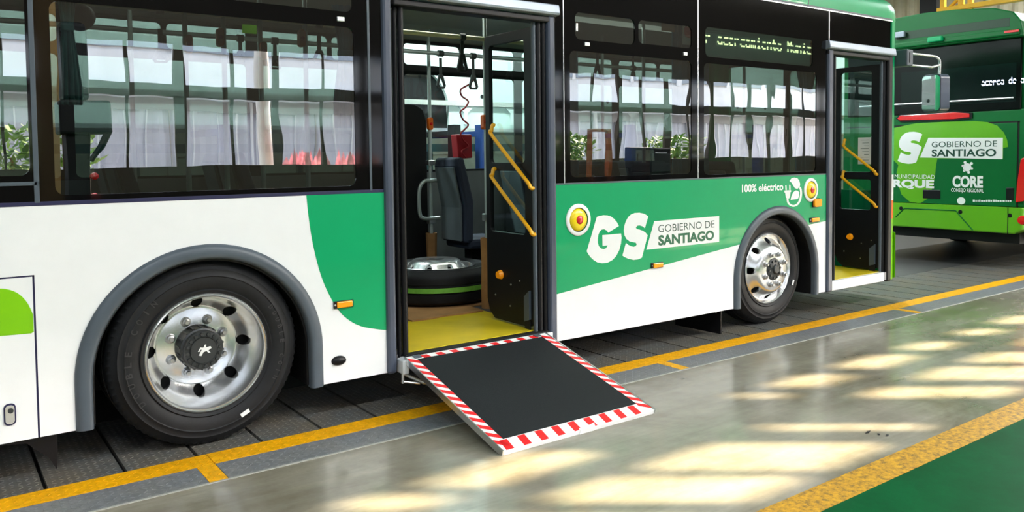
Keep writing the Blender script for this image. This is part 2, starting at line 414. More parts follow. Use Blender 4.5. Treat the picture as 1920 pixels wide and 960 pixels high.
# ------------------------------------------------------------------ hall shell
def hole_rows(spans, z0, z1): return [rect(a, b, z0, z1) for a, b in spans]
floor = struct(obj('floor', MB().box(-18, 26, -2.31, -0.52, -0.2, 0.0), 'concrete'))
obj('painted_green_floor', MB().box(-18, 26, -8.0, -2.48, -0.2, 0.0), 'green_floor', floor)
obj('worn_yellow_line', MB().box(-18, 26, -2.48, -2.31, -0.2, 0.001), 'worn_yellow', floor)
obj('inner_concrete', MB().box(-18, 26, 0.83, 12.0, -0.2, -0.001), mat('shade_darkened_floor', (0.06, 0.06, 0.06, 1), 0.5), floor)  # concrete colour darkened to hold the shade under the second bus
obj('plate_bed', MB().box(-18, 26, -0.52, 0.83, -0.2, -0.02), 'black', floor)
# chequer plates of the wheel track, one object each
plate_me = MB().box(-0.165, 0.165, -0.105, 0.82, -0.02, 0.0).mesh('steel_plate'); plate_me.materials.append(MT['plate'])
for k in range(-9, 46):
    obj('steel_plate', plate_me, None, floor, loc=(0.42-0.175+0.3485*k, 0, 0))
# yellow edge plates and grey edge plates in lengths, cut at the yellow cross marks
cuts = [-2.2, 1.16, 4.50, 7.85, 11.2, 14.55, 17.9]
for a, b in zip(cuts[:-1], cuts[1:]):
    obj('yellow_edge_plate', MB().box(a+0.002, b-0.002, -0.272, -0.107, -0.02, 0.001), 'plate_yellow', floor)
    obj('grey_edge_plate', MB().box(a+0.002, b-0.092, -0.515, -0.274, -0.02, 0.0), 'plate_grey', floor)
    obj('yellow_cross_plate', MB().box(b-0.09, b-0.002, -0.515, -0.274, -0.02, 0.001), 'plate_yellow', floor)
obj('concrete_lip', MB().box(-18, 26, -0.527, -0.513, -0.1, 0.003), mat('pale_concrete_edge', (0.36, 0.36, 0.33, 1), 0.6), floor)

# camera-side wall: two rows of workshop windows below, an unseen clerestory band above, openings shaped to throw the floor sun patches
WY = -8.0
lower_spans = []; x = bp(340, 250, 8.0)[0]+0.075-1.47*12
while x < 24: lower_spans += [(x, x+0.65), (x+0.69, x+1.34)]; x += 1.47
ZA, ZB, ZC, ZD = (bp(400, q, 8.0)[1] for q in (311, 184, 160, 88))
rowB = [(10.58, 11.10), (11.18, 11.84), (12.15, 12.33), (13.14, 13.56), (13.80, 14.40), (14.54, 15.10)]
rowA = [(10.44, 10.75), (10.87, 11.65), (13.16, 13.34), (13.54, 14.08), (14.31, 14.99), (15.22, 15.70), (16.05, 16.48)]
for k in range(7): rowB.append((15.40+0.78*k, 16.02+0.78*k)); rowA.append((16.8+0.82*k, 17.42+0.82*k))
for k in range(6): rowB.append((9.75-0.78*k, 10.40-0.78*k)); rowA.append((9.55-0.82*k, 10.20-0.82*k))
zf = lambda Y: (Y-WY)/0.6047*tan(SUN_EL)
wall_f = MB()
holes = hole_rows(lower_spans, ZA, ZB)+hole_rows(lower_spans, ZC, ZD)
wall_f.prism([rect(-18, 26, 0, 5.2)]+holes, WY-0.05, WY)
struct(obj('wall_front', wall_f, 'hall_frame'))
wc = MB().prism([rect(-18, 26, 5.2, 7.4)]+hole_rows(rowB, zf(-2.20), zf(-1.60))+hole_rows(rowA, zf(-1.36), zf(-1.10)), WY-0.06, WY)
struct(obj('wall_front', wc, 'hall_wall'))
cx_ = bp(92, 250, 7.85)[0]
struct(obj('trim_2', MB().box(cx_-.14, cx_+.14, WY, WY+.16, 0, 5.2), mat('tan_column', srgb(150, 116, 66), .6)))
struct(obj('ceiling', MB().box(-18, 26, -8.12, 12.12, 7.4, 7.5), 'roof'))
bk = MB().prism([rect(-18, 26, 0, 7.4)]+[rect(-16+4*k, -13+4*k, 4.2, 6.6) for k in range(10)], 12.0, 12.12)
wall_back = struct(obj('wall_back', bk, 'block'))
# pale blocks of the far wall that the bus windows look onto
blk = MB().box(0, 0.86, 11.95, 12.0, 0, 0.5).mesh('wall_block'); blk.materials.append(MT['block'])
for r_ in range(6):
    for c_ in range(24):
        obj('wall_block', blk, None, wall_back, loc=(2+0.9*c_+(0.45 if r_ % 2 else 0), 0, 0.54*r_))
struct(obj('wall_left', MB().box(-18.1, -18, -8.1, 12.1, 0, 7.4), 'cream_wall'))
cw = []
for k in range(0, 202):
    cw.append((26.0-(0.05 if k % 4 in (1, 2) else 0.0), -8.1+0.1*k))
cw += [(26.15, 12.1), (26.15, -8.1)]
struct(obj('wall_right', MB().prism([cw], 0, 7.4, 'z'), 'cream_wall'))

# added fill lamps, no such source in view (behind and above the camera, and between the lanes)
def lamp(x, y, z, energy, label):
    e = tag(empty('added_fill_lamp', (x, y, z)), label, 'lamp', 'added fill lamps')
    obj('housing', MB().prism([[(x-0.75, z+0.02), (x+0.75, z+0.02), (x+0.6, z+0.14), (x-0.6, z+0.14)]], y-0.2, y+0.2), 'lamp_body', e, bevel=0.01)
    obj('diffuser', MB().box(x-0.7, x+0.7, y-0.17, y+0.17, z+0.0, z+0.02), 'lamp_glow', e)
    obj('hanger', MB().tube([(x, y, z+0.14), (x, y, 7.4)], 0.012, 6), 'steel', e)
    L = bpy.data.lights.new('fill_light', 'AREA'); L.shape = 'RECTANGLE'; L.size = 1.4; L.size_y = 0.34; L.energy = energy; L.color = (0.93, 0.98, 1.0)
    lo = bpy.data.objects.new('fill_light', L); lo.location = (x, y, z-0.02); link(lo, e)
for i, x in enumerate((-5.0, -1.0, 3.0, 7.0, 11.0, 15.0)):
    lamp(x, -5.2, 6.3, 165, 'added fill lamp over the green floor, number %s from the left' % ('one', 'two', 'three', 'four', 'five', 'six')[i])
for i, x in enumerate((-3.0, 2.0, 7.0, 12.0)):
    lamp(x, 4.3, 6.3, 520, 'added fill lamp between the bus and the raised pale body, number %s from the left' % ('one', 'two', 'three', 'four')[i])

lamp(20.5, 1.0, 7.0, 1500, 'added fill lamp before the cream corrugated end wall')
# yard outside the window wall, seen mirrored in the bus glass
struct(obj('ground', MB().box(-60, 70, -60, -8.12, -0.3, -0.05), 'asphalt'))
hb = tag(empty('opposite_building', (6, -21, 0)), 'long pale corrugated building across the yard, mirrored in the bus windows', 'building')
cor = []
for k in range(0, 601): cor.append((-30+0.12*k, -20.0-(0.05 if k % 4 in (1, 2) else 0)))
obj('lower_wall', MB().prism([cor+[(42, -24), (-30, -24)]], 0, 3.3, 'z'), 'out_grey', hb)
obj('canopy', MB().box(-30, 42, -24, -19.3, 3.3, 3.55), 'out_white', hb)
obj('parapet', MB().box(-30, 42, -24, -20.0, 3.55, 4.6), 'out_white', hb)
for k in range(24):
    obj('window_panel', MB().box(-29.9+3*k, -27.1+3*k, -20.05, -19.98, 4.7, 6.6), 'out_glass', hb)
    obj('pier', MB().box(-30.1+3*k, -29.9+3*k, -20.05, -19.95, 4.6, 6.7), 'out_white', hb)
obj('upper_wall', MB().box(-30, 42, -24, -20.06, 4.6, 6.9), 'out_white', hb)
for k in range(110):
    obj('cladding_batten', MB().box(-29+.62*k, -28.97+.62*k, -20.0, -19.93, 0, 2.95), 'out_white' if k % 7 else 'steel', hb)
obj('eave_shadow_strip', MB().box(-30, 42, -20.0, -19.9, 2.95, 3.3), mat('eave_shadow_grey', (.36, .35, .36, 1), .7), hb)  # awning strip, its grey darkened to paint in the eave shadow
obj('sill_strip', MB().box(-30, 42, -20.0, -19.9, 0, 1.1), mat('plinth_grey', (.30, .30, .32, 1), .7), hb)
for k in range(8):
    obj('downpipe', MB().tube([(-20+7*k, -19.9, 0), (-20+7*k, -19.9, 3.3)], 0.06, 8), 'red' if k == 3 else 'out_white', hb)
lp = tag(obj('yard_post', MB().tube([(bp(512, 300, 11.0)[0], -11.0, -0.05), (bp(512, 300, 11.0)[0]-0.3, -11.0, 5.5)], 0.16, 12), 'out_white', smooth=40), 'white leaning post in the yard beyond the windows', 'post')
def bush(cx, cy, wx, wy, h, label, pink):
    e = tag(empty('hedge_plant', (cx, cy, -0.05)), label, 'plant', 'plants along the yard windows')
    mb = MB()
    for _ in range(900):
        a = Vector((cx+rnd.uniform(-wx, wx), cy+rnd.uniform(-wy, wy), h-.95+rnd.uniform(0, .95)))
        d = Vector((rnd.uniform(-1, 1), rnd.uniform(-1, 1), rnd.uniform(-0.2, 1))).normalized()*rnd.uniform(0.10, 0.22)
        s_ = d.cross(Vector((rnd.random()-.5, rnd.random()-.5, 1))).normalized()*0.05
        mb.add([a, a+d*0.5+s_, a+d, a+d*0.5-s_], [(0, 1, 2, 3)])
    obj('foliage', mb, 'leaf', e, kind='stuff')
    obj('stem', MB().tube([(cx, cy, -0.05), (cx, cy, h*0.8)], 0.03, 6), 'wood', e)
    if pink:
        mb = MB()
        for _ in range(46):
            a = Vector((cx+rnd.uniform(-wx, wx), cy+rnd.uniform(-wy, wy), h*0.85)); hh = rnd.uniform(0.3, 0.62); q = rnd.uniform(-0.08, 0.08)
            mb.add([a+Vector((-0.05, 0, 0)), a+Vector((0.05, 0, 0)), a+Vector((q+0.05, 0, hh*0.7)), a+Vector((q, 0, hh)), a+Vector((q-0.05, 0, hh*0.7))], [(0, 1, 2, 3, 4)])
        obj('pink_leaves', mb, 'pink', e, kind='stuff')
for i, (px, w_, h_, pk) in enumerate(((30, 1.1, 2.05, False), (572, 0.36, 1.35, True), (672, 0.36, 1.35, True), (1068, 0.6, 2.0, False), (1265, 0.9, 2.0, False))):
    bx_ = bp(px, 300, 10.2)[0]
    bush(bx_, -10.2, w_, 0.35, h_, ('leafy green shrub mirrored in the rearmost bus window', 'low shrub with pink upright leaves, left of its twin', 'low shrub with pink upright leaves, right of its twin', 'small green shrub mirrored just ahead of the middle door', 'green shrub mirrored in the window before the destination sign')[i], pk)

# things on the hall floor mirrored in the glass ahead of the middle door
def wood_frame():
    Y = -6.6; m_ = 6.6
    x0, x1 = bp(1106, 300, m_)[0], bp(1146, 300, m_)[0]; z1 = bp(1125, 240, m_)[1]
    e = tag(empty('wooden_rack', ((x0+x1)/2, Y, 0)), 'orange-brown wooden upright rack on the green floor, mirrored in the bus window', 'rack')
    for xx in (x0, x1-0.07): obj('upright', MB().box(xx, xx+0.07, Y-0.05, Y+0.05, 0, z1), 'wood', e, bevel=0.006)
    for zz in (0.15, 0.9, z1-0.06): obj('rail', MB().box(x0+0.07, x1-0.07, Y-0.03, Y+0.03, zz, zz+0.06), 'wood', e, bevel=0.006)
wood_frame()
def crate():
    Y = -6.4; m_ = 6.4
    x0, x1 = bp(1196, 300, m_)[0], bp(1236, 300, m_)[0]; z1 = bp(1215, 277, m_)[1]
    e = tag(empty('tool_cabinet', ((x0+x1)/2, Y, 0)), 'dark tool cabinet on the green floor, mirrored in the bus window', 'cabinet')
    obj('body', MB().box(x0, x1, Y-0.3, Y+0.3, 0, z1), 'black_sat', e, bevel=0.02)
    for k in range(4): obj('drawer', MB().box(x0+0.03, x1-0.03, Y+0.3, Y+0.315, 0.1+0.38*k, 0.44+0.38*k), 'hub', e, bevel=0.005)
    obj('handle', MB().tube([(x0+0.15, Y+0.34, z1-0.1), (x1-0.15, Y+0.34, z1-0.1)], 0.012, 8), 'steel', e)
crate()

def pillar_machine():
    m_ = 6.3; Y = -m_
    def q(px, py): return bp(px, py, m_)
    xa, z1 = q(106, 190); xb, z0 = q(200, 254)
    e = tag(empty('pillar_drill', ((xa+xb)/2, Y, 0)), 'black pillar drilling machine on the green floor, mirrored in the rear bus window', 'machine')
    obj('head', MB().box(xa, xb, Y-.25, Y+.25, z0, z1), 'black', e, bevel=.03)
    obj('pillar', MB().box(q(126, 300)[0], q(168, 300)[0], Y-.15, Y+.15, .08, z0), 'black', e, bevel=.01)
    obj('motor_cover', MB().box(q(112, 100)[0], q(160, 100)[0], Y-.2, Y+.2, z1, q(130, 45)[1]), 'black_sat', e, bevel=.05)
    obj('base', MB().box(q(112, 300)[0], q(182, 300)[0], Y-.35, Y+.35, 0, .08), 'black_sat', e, bevel=.01)
    obj('crank', MB().tube([(xb-.02, Y+.2, z0+.05), (xb-.1, Y+.2, z0-.15), (xb-.2, Y+.2, z0-.3)], .03, 8), 'black_sat', e)
    for py in (328, 367):
        X, Z = q(175, py); obj('warning_light', MB().lathe([(0, .05), (.04, .04), (.045, 0)], 12, (X, Y+.15, Z)), 'red', e)
pillar_machine()

# structure at the far right end
yc, zc = xp(1740, 10, 20.0)
struct(obj('trim_1', MB().box(20.0, 20.3, xp(1756, 10, 20)[0], xp(1724, 10, 20)[0], 0, 7.4), 'black_sat'))
gt = tag(empty('gantry_platform', (19.0, xp(1790, 10, 19)[0], 3.0)), 'yellow steel maintenance gantry above the roof of the second bus', 'gantry')
gy0, gy1 = xp(1820, 10, 19)[0], xp(1760, 10, 19)[0]
gz = xp(1790, 16, 19)[1]
obj('deck_beam', MB().box(18.9, 19.1, gy0-1.5, gy1, gz-0.05, gz+0.05), 'gantry', gt, bevel=0.01)
for yy in (gy1-0.1, gy1-0.5, gy0): obj('post', MB().box(18.95, 19.05, yy-0.05, yy+0.05, 0, gz+0.9), 'gantry', gt)
obj('guard_rail', MB().tube([(19, gy0-1.5, gz+0.5), (19, gy1, gz+0.5)], 0.03, 8), 'gantry', gt)
obj('brace', MB().tube([(19, gy0-0.2, gz+0.6), (19, gy1-0.2, gz)], 0.04, 8), 'gantry', gt)

# ------------------------------------------------------------------ first bus
BUS = tag(empty('city_bus', (3.1, 1.25, 0)), 'white and green electric city bus with open middle door and lowered ramp', 'bus')
ZS, ZW, ZT = 0.225, 1.367, 2.915           # skirt, window line, top of the glass band
RX, FX = 1.222, 6.235                       # wheel centres
def arch(cx, cz, r, z0): return [(cx+r, z0)]+arc(cx, cz, r, 0, 180, 28)+[(cx-r, z0)]
AR = dict(c=1.220, z=0.458, ro=0.652, ri=0.572)
AF = dict(c=6.255, z=0.468, ro=0.622, ri=0.545)
# lower side panels
PX0, PX1, PZ1 = -0.42, 0.405, 1.012         # access panel at the left
out_l = [(-2.0, ZS), (PX0-0.008, ZS), (PX0-0.008, PZ1+0.008), (PX1+0.008, PZ1+0.008), (PX1+0.008, ZS)]+list(reversed(arch(AR['c'], AR['z'], AR['ro']-0.03, ZS)))+[(2.295, ZS), (2.295, ZW-0.012), (-2.0, ZW-0.012)]
obj('rear_side_panel', MB().prism([out_l], 0.0, 0.02), 'white', BUS)
ap = obj('access_panel', MB().prism([rect(PX0, PX1-0.001, ZS, PZ1)], 0.0, 0.02), 'white', BUS)
obj('seam_edge', MB().box(PX1-0.002, PX1+0.009, 0.004, 0.02, ZS, PZ1+0.009).box(PX0-0.009, PX1+0.009, 0.004, 0.02, PZ1-0.001, PZ1+0.009), 'seam', ap)
lx, lz = bp(18, 777)
lt = obj('latch', MB().prism([rr(lx-0.024, lx+0.026, lz-0.052, lz+0.052, 0.02)], -0.006, 0.004), 'seam', ap)
obj('latch_plate', MB().prism([rr(lx-0.018, lx+0.02, lz-0.045, lz+0.045, 0.016)], -0.011, -0.004), 'chrome_sat', ap, bevel=0.002)
obj('latch_key', MB().lathe([(0.0, -0.02), (0.012, -0.02), (0.012, -0.009)], 16, (lx+0.004, 0, lz+0.02)), 'hub', ap)
lg = spline([bp(*q) for q in ((-90, 575), (-40, 548), (0, 541), (30, 548), (50, 566), (62, 590))], 6)
lg = [(max(q[0], -0.41), q[1]) for q in lg]+[bp(64, 622), bp(58, 625), bp(0, 630), (-0.41, bp(0, 630)[1]+0.0)]
lg = [(min(q[0], PX1-0.003), q[1]) for q in lg]
obj('lime_livery', MB().prism([lg], -0.0015, 0.001), 'lime', ap)
gpx = [(574, 362), (579.6, 414), (588, 464), (602.5, 518), (619, 556), (636, 583), (657, 602), (682, 613), (722.5, 619)]
gl = spline([bp(*q) for q in gpx], 6); gl = gl[:-1]+[(2.294, gl[-1][1]), (2.294, ZW-0.012), (gl[0][0], ZW-0.012)]
obj('green_livery', MB().prism([gl], -0.0015, 0.001), 'green', BUS)
out_f = [(3.652, ZS)]+list(reversed(arch(AF['c'], AF['z'], AF['ro']-0.03, ZS)))+[(7.005, ZS), (7.005, ZW-0.008), (3.652, ZW-0.008)]
obj('front_side_panel', MB().prism([out_f], 0.0, 0.02), 'white', BUS)
zl = lambda X: 0.568+(X-3.652)*(0.9-0.568)/(6.9-3.652)
xa0 = AF['c']-(AF['ro']-0.03); gfl = [(3.653, zl(3.653))]
arcp = [q for q in arch(AF['c'], AF['z'], AF['ro']-0.03, ZS)[::-1] if q[1] >= zl(q[0])]
obj('green_livery', MB().prism([gfl+arcp+[(7.004, zl(7.004)), (7.004, ZW-0.008), (3.653, ZW-0.008)]], -0.0015, 0.001), 'green', BUS)
obj('inner_side', MB().prism([[(-1.98, ZS+0.01)]+list(reversed(arch(AR['c'], AR['z'], 0.56, ZS+0.01)))+[(2.3, ZS+0.01), (2.3, ZW), (-1.98, ZW)]], 0.022, 0.05).prism([[(3.66, ZS+0.01)]+list(reversed(arch(AF['c'], AF['z'], 0.54, ZS+0.01)))+[(7.0, ZS+0.01), (7.0, ZW), (3.66, ZW)]], 0.022, 0.05), 'black', BUS)
# wheel arches
for A in (AR, AF):
    def arch_sweep(prof_):
        mb = MB(); st_ = [(90-90, ZS-0.004)]+[(k*180/40, None) for k in range(41)]+[(180, ZS-0.004)]; m = len(prof_)
        for ang, zz in st_:
            for r_, y_ in prof_:
                mb.v.append((A['c']+r_*cos(radians(ang)), y_, zz if zz is not None else A['z']+r_*sin(radians(ang))))
        for i in range(len(st_)-1): mb.f += [(i*m+k, i*m+(k+1) % m, (i+1)*m+(k+1) % m, (i+1)*m+k) for k in range(m)]
        mb.f += [tuple(range(m)), tuple((len(st_)-1)*m+k for k in range(m-1, -1, -1))]
        return mb
    ri, ro = A['ri'], A['ro']
    obj('wheel_arch_trim', arch_sweep([(ri, .03), (ri, -.012), (ri+.008, -.024), (ri+.02, -.029), (ro-.03, -.026), (ro-.014, -.020), (ro, -.006), (ro, .012), (ri+.01, .03)]), 'trim', BUS, smooth=45)
    obj('wheel_well', arch_sweep([(ri+.01, .02), (ri+.01, .72), (ri+.03, .72), (ri+.03, .02)]), 'black', BUS)
    obj('wheel_well_back', MB().box(A['c']-ri-.03, A['c']+ri+.03, 0.72, 0.74, ZS, A['z']+ri), 'black', BUS)

# glass band
def band(x0, x1, wins, z0=ZW, z1=ZT):
    b_ = obj('glass_surround', MB().prism([rect(x0, x1, z0, z1)]+[rr(*w_, 0.045) for w_ in wins], 0.0, 0.012), 'black_gloss', BUS)
    for w_ in wins:
        x_0, x_1, z_0, z_1 = w_[0]-0.004, w_[1]+0.004, w_[2]-0.004, w_[3]+0.004
        obj('window_pane', MB().add([(x_0, 0.006, z_0), (x_1, 0.006, z_0), (x_1, 0.006, z_1), (x_0, 0.006, z_1)], [(0, 1, 2, 3)]), 'glass', b_)
    return b_
W1 = [(-1.85, -0.72, 1.50, 2.61), (-0.66, 0.412, 1.50, 2.61)]
W2 = [(0.515, 2.11, 1.40, 2.347), (0.515, 1.315, 2.437, 2.62), (1.375, 2.105, 2.437, 2.62)]
W3 = [(3.80, 5.10, 1.408, 2.327), (3.853, 4.455, 2.412, 2.608), (4.495, 5.102, 2.428, 2.608)]
W4 = [(5.25, 6.84, 1.395, 2.322), (5.268, 6.775, 2.375, 2.622)]
band(-1.99, 0.425, W1); band(0.448, 2.198, W2); band(2.214, 2.30, [])
band(3.652, 3.737, []); band(3.745, 5.170, W3); band(5.180, 7.03, W4)
band(2.30, 3.652, [], 2.63); band(7.042, 8.135, [], 2.63)
def strip(x0, x1, z0, z1, m, y=-0.004, name='window_trim'): return obj(name, MB().box(x0, x1, y, 0.012, z0, z1), m, BUS, bevel=0.002)
strip(0.425, 0.448, ZW, ZT, 'trim'); strip(2.198, 2.214, ZW, ZT, 'trim'); strip(3.737, 3.745, ZW, ZT, 'chrome_sat'); strip(5.170, 5.180, ZW, ZT, 'chrome_sat'); strip(7.03, 7.042, 2.63, ZT, 'chrome_sat')
strip(-1.99, 0.44, 1.452, 1.470, 'trim'); strip(-1.99, 2.30, ZW-0.014, ZW+0.006, 'seam', -0.003); strip(3.652, 7.005, ZW-0.010, ZW+0.002, 'trim', -0.003)
strip(-2.0, 8.17, ZT, ZT+0.010, 'chrome_sat', -0.006, 'roof_trim'); strip(-2.0, 8.17, ZT+0.010, ZT+0.03, 'trim', -0.001, 'roof_trim')
for px, py in ((638, 36), (1100, 83), (1284, 101)):
    X, Z = bp(px, py); obj('window_catch', MB().box(X-0.024, X+0.024, -0.01, 0.0, Z-0.014, Z+0.014), 'chrome_sat', BUS, bevel=0.004)
X, Z = bp(1081, 51); obj('window_catch', MB().box(X-0.01, X+0.01, -0.006, 0.0, Z-0.03, Z+0.03), 'chrome_sat', BUS, bevel=0.003)

# roof
prof = [(0.0, ZT+0.02), (0.0, 3.0), (0.012, 3.07), (0.045, 3.13), (0.11, 3.175), (0.3, 3.22), (0.8, 3.25), (1.25, 3.255)]
prof = prof+[(2.5-p[0], p[1]) for p in reversed(prof[:-1])]
secs = [(-2.0, 0), (8.10, 0), (8.22, 0.02), (8.32, 0.06), (8.39, 0.13), (8.43, 0.22)]
mb = MB(); n_ = len(prof)
vs = []
for X, ins in secs:
    k = 1-ins/1.25*0.8
    vs += [(X, 1.25+(p[0]-1.25)*k, ZT+0.02+(p[1]-ZT-0.02)*(1-ins*1.6)) for p in prof]
fs = [tuple(range(n_)), tuple((len(secs)-1)*n_+i for i in range(n_-1, -1, -1))]
for i in range(len(secs)-1): fs += [(i*n_+k, i*n_+(k+1) % n_, (i+1)*n_+(k+1) % n_, (i+1)*n_+k) for k in range(n_)]
obj('roof', mb.add(vs, fs), 'green', BUS, smooth=35)
X, Z = bp(1516, 6); obj('roof_seam', MB().box(X-0.004, X+0.004, -0.003, 0.01, ZT+0.03, 3.04), 'trim', BUS)

# front corner and front face
def fprint(g_): 
    r_ = 0.24
    a = [(8.165, g_)]+[(8.165+(r_-g_)*sin(radians(k*9)), r_-(r_-g_)*cos(radians(k*9))) for k in range(1, 11)]
    return a
fa, fi = fprint(0.0), list(reversed(fprint(0.035)))
foot = fa+fi
for z0, z1, m in ((ZS, 0.868, 'lime'), (0.868, 1.062, 'orange'), (1.062, 1.33, 'white'), (1.33, ZT+0.02, 'green')):
    obj('front_corner', MB().prism([foot], z0, z1, 'z'), m, BUS, smooth=30, label={'orange': 'orange reflector strip', 'lime': 'lime green lower corner', 'white': 'white corner band', 'green': 'green corner pillar'}[m])
obj('far_corner', MB().prism([[(p[0], 2.5-p[1]) for p in foot]], ZS, ZT+.02, 'z'), 'green', BUS)
obj('front_panel', MB().box(8.37, 8.405, .24, 2.26, ZS, 1.15), 'green', BUS)
obj('front_header', MB().box(8.36, 8.40, .24, 2.26, 2.66, ZT+.02), 'black_gloss', BUS)
obj('windscreen', MB().add([(8.39, .24, 1.15), (8.39, 2.26, 1.15), (8.39, 2.26, 2.66), (8.39, .24, 2.66)], [(0, 1, 2, 3)]), 'glass_clear', BUS)
obj('dashboard', MB().box(7.9, 8.3, .9, 2.3, .8, 1.12), 'black_sat', BUS, bevel=.04)
obj('steering_wheel', MB().lathe([(.2, -.012), (.215, 0), (.2, .012), (.185, 0)], 28, closed=True).xf(Matrix.Translation((7.75, 1.85, 1.2)) @ Matrix.Rotation(radians(60), 4, 'Y') @ Matrix.Rotation(radians(90), 4, 'X')), 'black_sat', BUS, smooth=60)
X, Z = bp(1675, 470); obj('lower_fairing', MB().prism([[(8.27, -0.004), (8.30, 0.02), (8.34, 0.04), (8.30, 0.06)]], 0.235, 0.72, 'z'), 'lime', BUS, bevel=0.01)
obj('rear_face', MB().box(-2.04, -1.99, 0.0, 2.5, ZS, 3.0), 'green', BUS, bevel=0.02)

# doors
def door_posts(x0a, x0b, x1a, x1b, m1):
    obj('door_post', MB().box(x0a, x0b, -0.022, 0.09, ZS-0.01, 2.56), 'post', BUS, bevel=0.02)
    obj('door_post', MB().box(x1a, x1b, -0.022, 0.09, ZS-0.01, 2.56), m1, BUS, bevel=0.02)
door_posts(2.292, 2.357, 3.583, 3.654, 'post'); door_posts(7.005, 7.095, 8.075, 8.165, 'black_sat')
for a, b in ((2.35, 3.675), (6.985, 8.175)):
    h_ = obj('door_header', MB().prism([[(0.03, 2.545), (-0.045, 2.560), (-0.05, 2.575), (-0.04, 2.632), (0.03, 2.64)]], a, b, 'x'), 'header', BUS, bevel=0.006)
    obj('header_seal', MB().box(a+0.02, b-0.02, -0.02, 0.09, 2.505, 2.548), 'black_sat', BUS, bevel=0.01)
def leaf_left(x, depth, z0=0.335, z1=2.50):
    e = empty('door_leaf', (x, 0.3, z0), BUS)
    obj('leaf_frame', MB().prism([rect(0.09, 0.09+depth, z0, z1), rr(0.15, 0.03+depth, 1.0, 2.4, 0.05)], x, x+0.035, 'x'), 'black_sat', e, bevel=0.004)
    obj('leaf_glass', MB().add([(x+0.017, 0.14, 0.99), (x+0.017, 0.04+depth, 0.99), (x+0.017, 0.04+depth, 2.41), (x+0.017, 0.14, 2.41)], [(0, 1, 2, 3)]), 'glass_clear', e)
    for k, (dx, dy) in enumerate(((-0.035, 0.05), (0.012, 0.045), (0.045, 0.03))):
        obj('edge_seal', MB().tube([(x+dx, dy, z0-0.05), (x+dx, dy, z1+0.02)], 0.02 if k != 1 else 0.016, 10), 'black_sat', e, smooth=40)
def leaf_right(x, depth, handles, button, z0, z1, gl_rows):
    e = empty('door_leaf', (x, 0.3, z0), BUS)
    y0, y1 = 0.045, 0.045+depth
    hol = [rr(y0+0.09, y1-0.055, a, b, 0.03) for a, b in gl_rows]
    obj('leaf_frame', MB().prism([[(y0, z0+0.03), (y0+0.06, z0), (y1-0.10, z0+0.0), (y1-0.03, z0+0.05), (y1, z0+0.14), (y1, z1), (y0, z1)]]+hol, x, x+0.035, 'x'), 'black_sat', e, bevel=0.004)
    for a, b in gl_rows:
        obj('leaf_glass', MB().add([(x+0.017, y0+0.085, a-0.005), (x+0.017, y1-0.05, a-0.005), (x+0.017, y1-0.05, b+0.005), (x+0.017, y0+0.085, b+0.005)], [(0, 1, 2, 3)]), 'glass_clear', e)
    for (pa, pb) in handles:
        ya, za = xp(*pa, x-0.03); yb, zb = xp(*pb, x-0.03)
        ya2, yb2 = ya-0.03, yb+0.03
        pts = [(x, ya, za+0.012), (x-0.018, ya, za+.012), (x-0.030, ya-.004, za-0.03), (x-0.034, ya-0.02, za-0.07), (x-0.034, yb+0.035, zb+0.05), (x-0.030, yb+.008, zb+.015), (x-.018, yb, zb), (x, yb, zb)]
        obj('grab_handle', MB().tube(spline(pts, 4), 0.0145, 10), 'yellow_rail', e, smooth=50)
    by, bz = xp(*button, x-0.01)
    obj('emergency_button', MB().lathe([(0.0, -0.03), (0.026, -0.03), (0.03, -0.02), (0.036, 0.0)], 14, (x, by, bz), 'x'), 'amber', e, smooth=40)
    for dy, dz in ((-0.13, -0.06), (-0.24, -0.02), (0.07, -0.16), (-0.12, -0.22), (-0.33, -0.22)):
        if y0+0.02 < by+dy < y1-0.02: obj('rivet', MB().lathe([(0.0, -0.006), (0.006, -0.005), (0.007, 0.0)], 8, (x, by+dy, bz+dz), 'x'), 'chrome_sat', e)
    obj('edge_seal', MB().tube([(x+0.045, 0.03, z0-0.06), (x+0.045, 0.03, z1+0.03)], 0.022, 10), 'black_sat', e, smooth=40)
    obj('edge_seal', MB().tube([(x+0.01, 0.035, z0-0.06), (x+0.01, 0.035, z1+0.03)], 0.016, 10), 'trim', e, smooth=40)
    obj('edge_seal', MB().tube([(x+0.085, 0.02, z0-0.06), (x+0.085, 0.02, z1+0.03)], 0.018, 10), 'black_sat', e, smooth=40)
    obj('hinge_bracket', MB().prism([[(y0+0.03, z0+0.06), (y0+0.09, z0+0.04), (y0+0.09, z0+0.22), (y0+0.03, z0+0.27)]], x-0.02, x, 'x'), 'trim', e)
    obj('brush', MB().box(x-0.012, x-0.002, y0+0.03, y0+0.09, z0-0.02, z0+0.05), 'black', e)
    return e
leaf_left(2.395, 0.56); leaf_left(7.125, 0.48)
leaf_right(3.485, 0.585, (((921, 238), (994, 353)), ((923, 320), (997, 440))), (937, 515), 0.335, 2.475, ((1.0, 1.46), (1.52, 2.40)))
lf2 = leaf_right(8.02, 0.5, (((1582, 265), (1642, 327)), ((1580, 324), (1641, 388))), (1593, 444), 0.335, 2.475, ((0.96, 1.28), (1.36, 2.42)))
ya, za = xp(1607, 258, 8.01); yb, zb = xp(1632, 308, 8.01)
obj('notice_sheet', MB().box(8.03, 8.032, yb, ya, zb, za), 'paper', lf2)
for k in range(9): obj('printed_line', MB().box(8.0285, 8.030, yb+0.03, ya-0.03-0.02*(k % 3), za-0.03-0.03*k, za-0.026-0.03*k), 'print_dark', lf2)

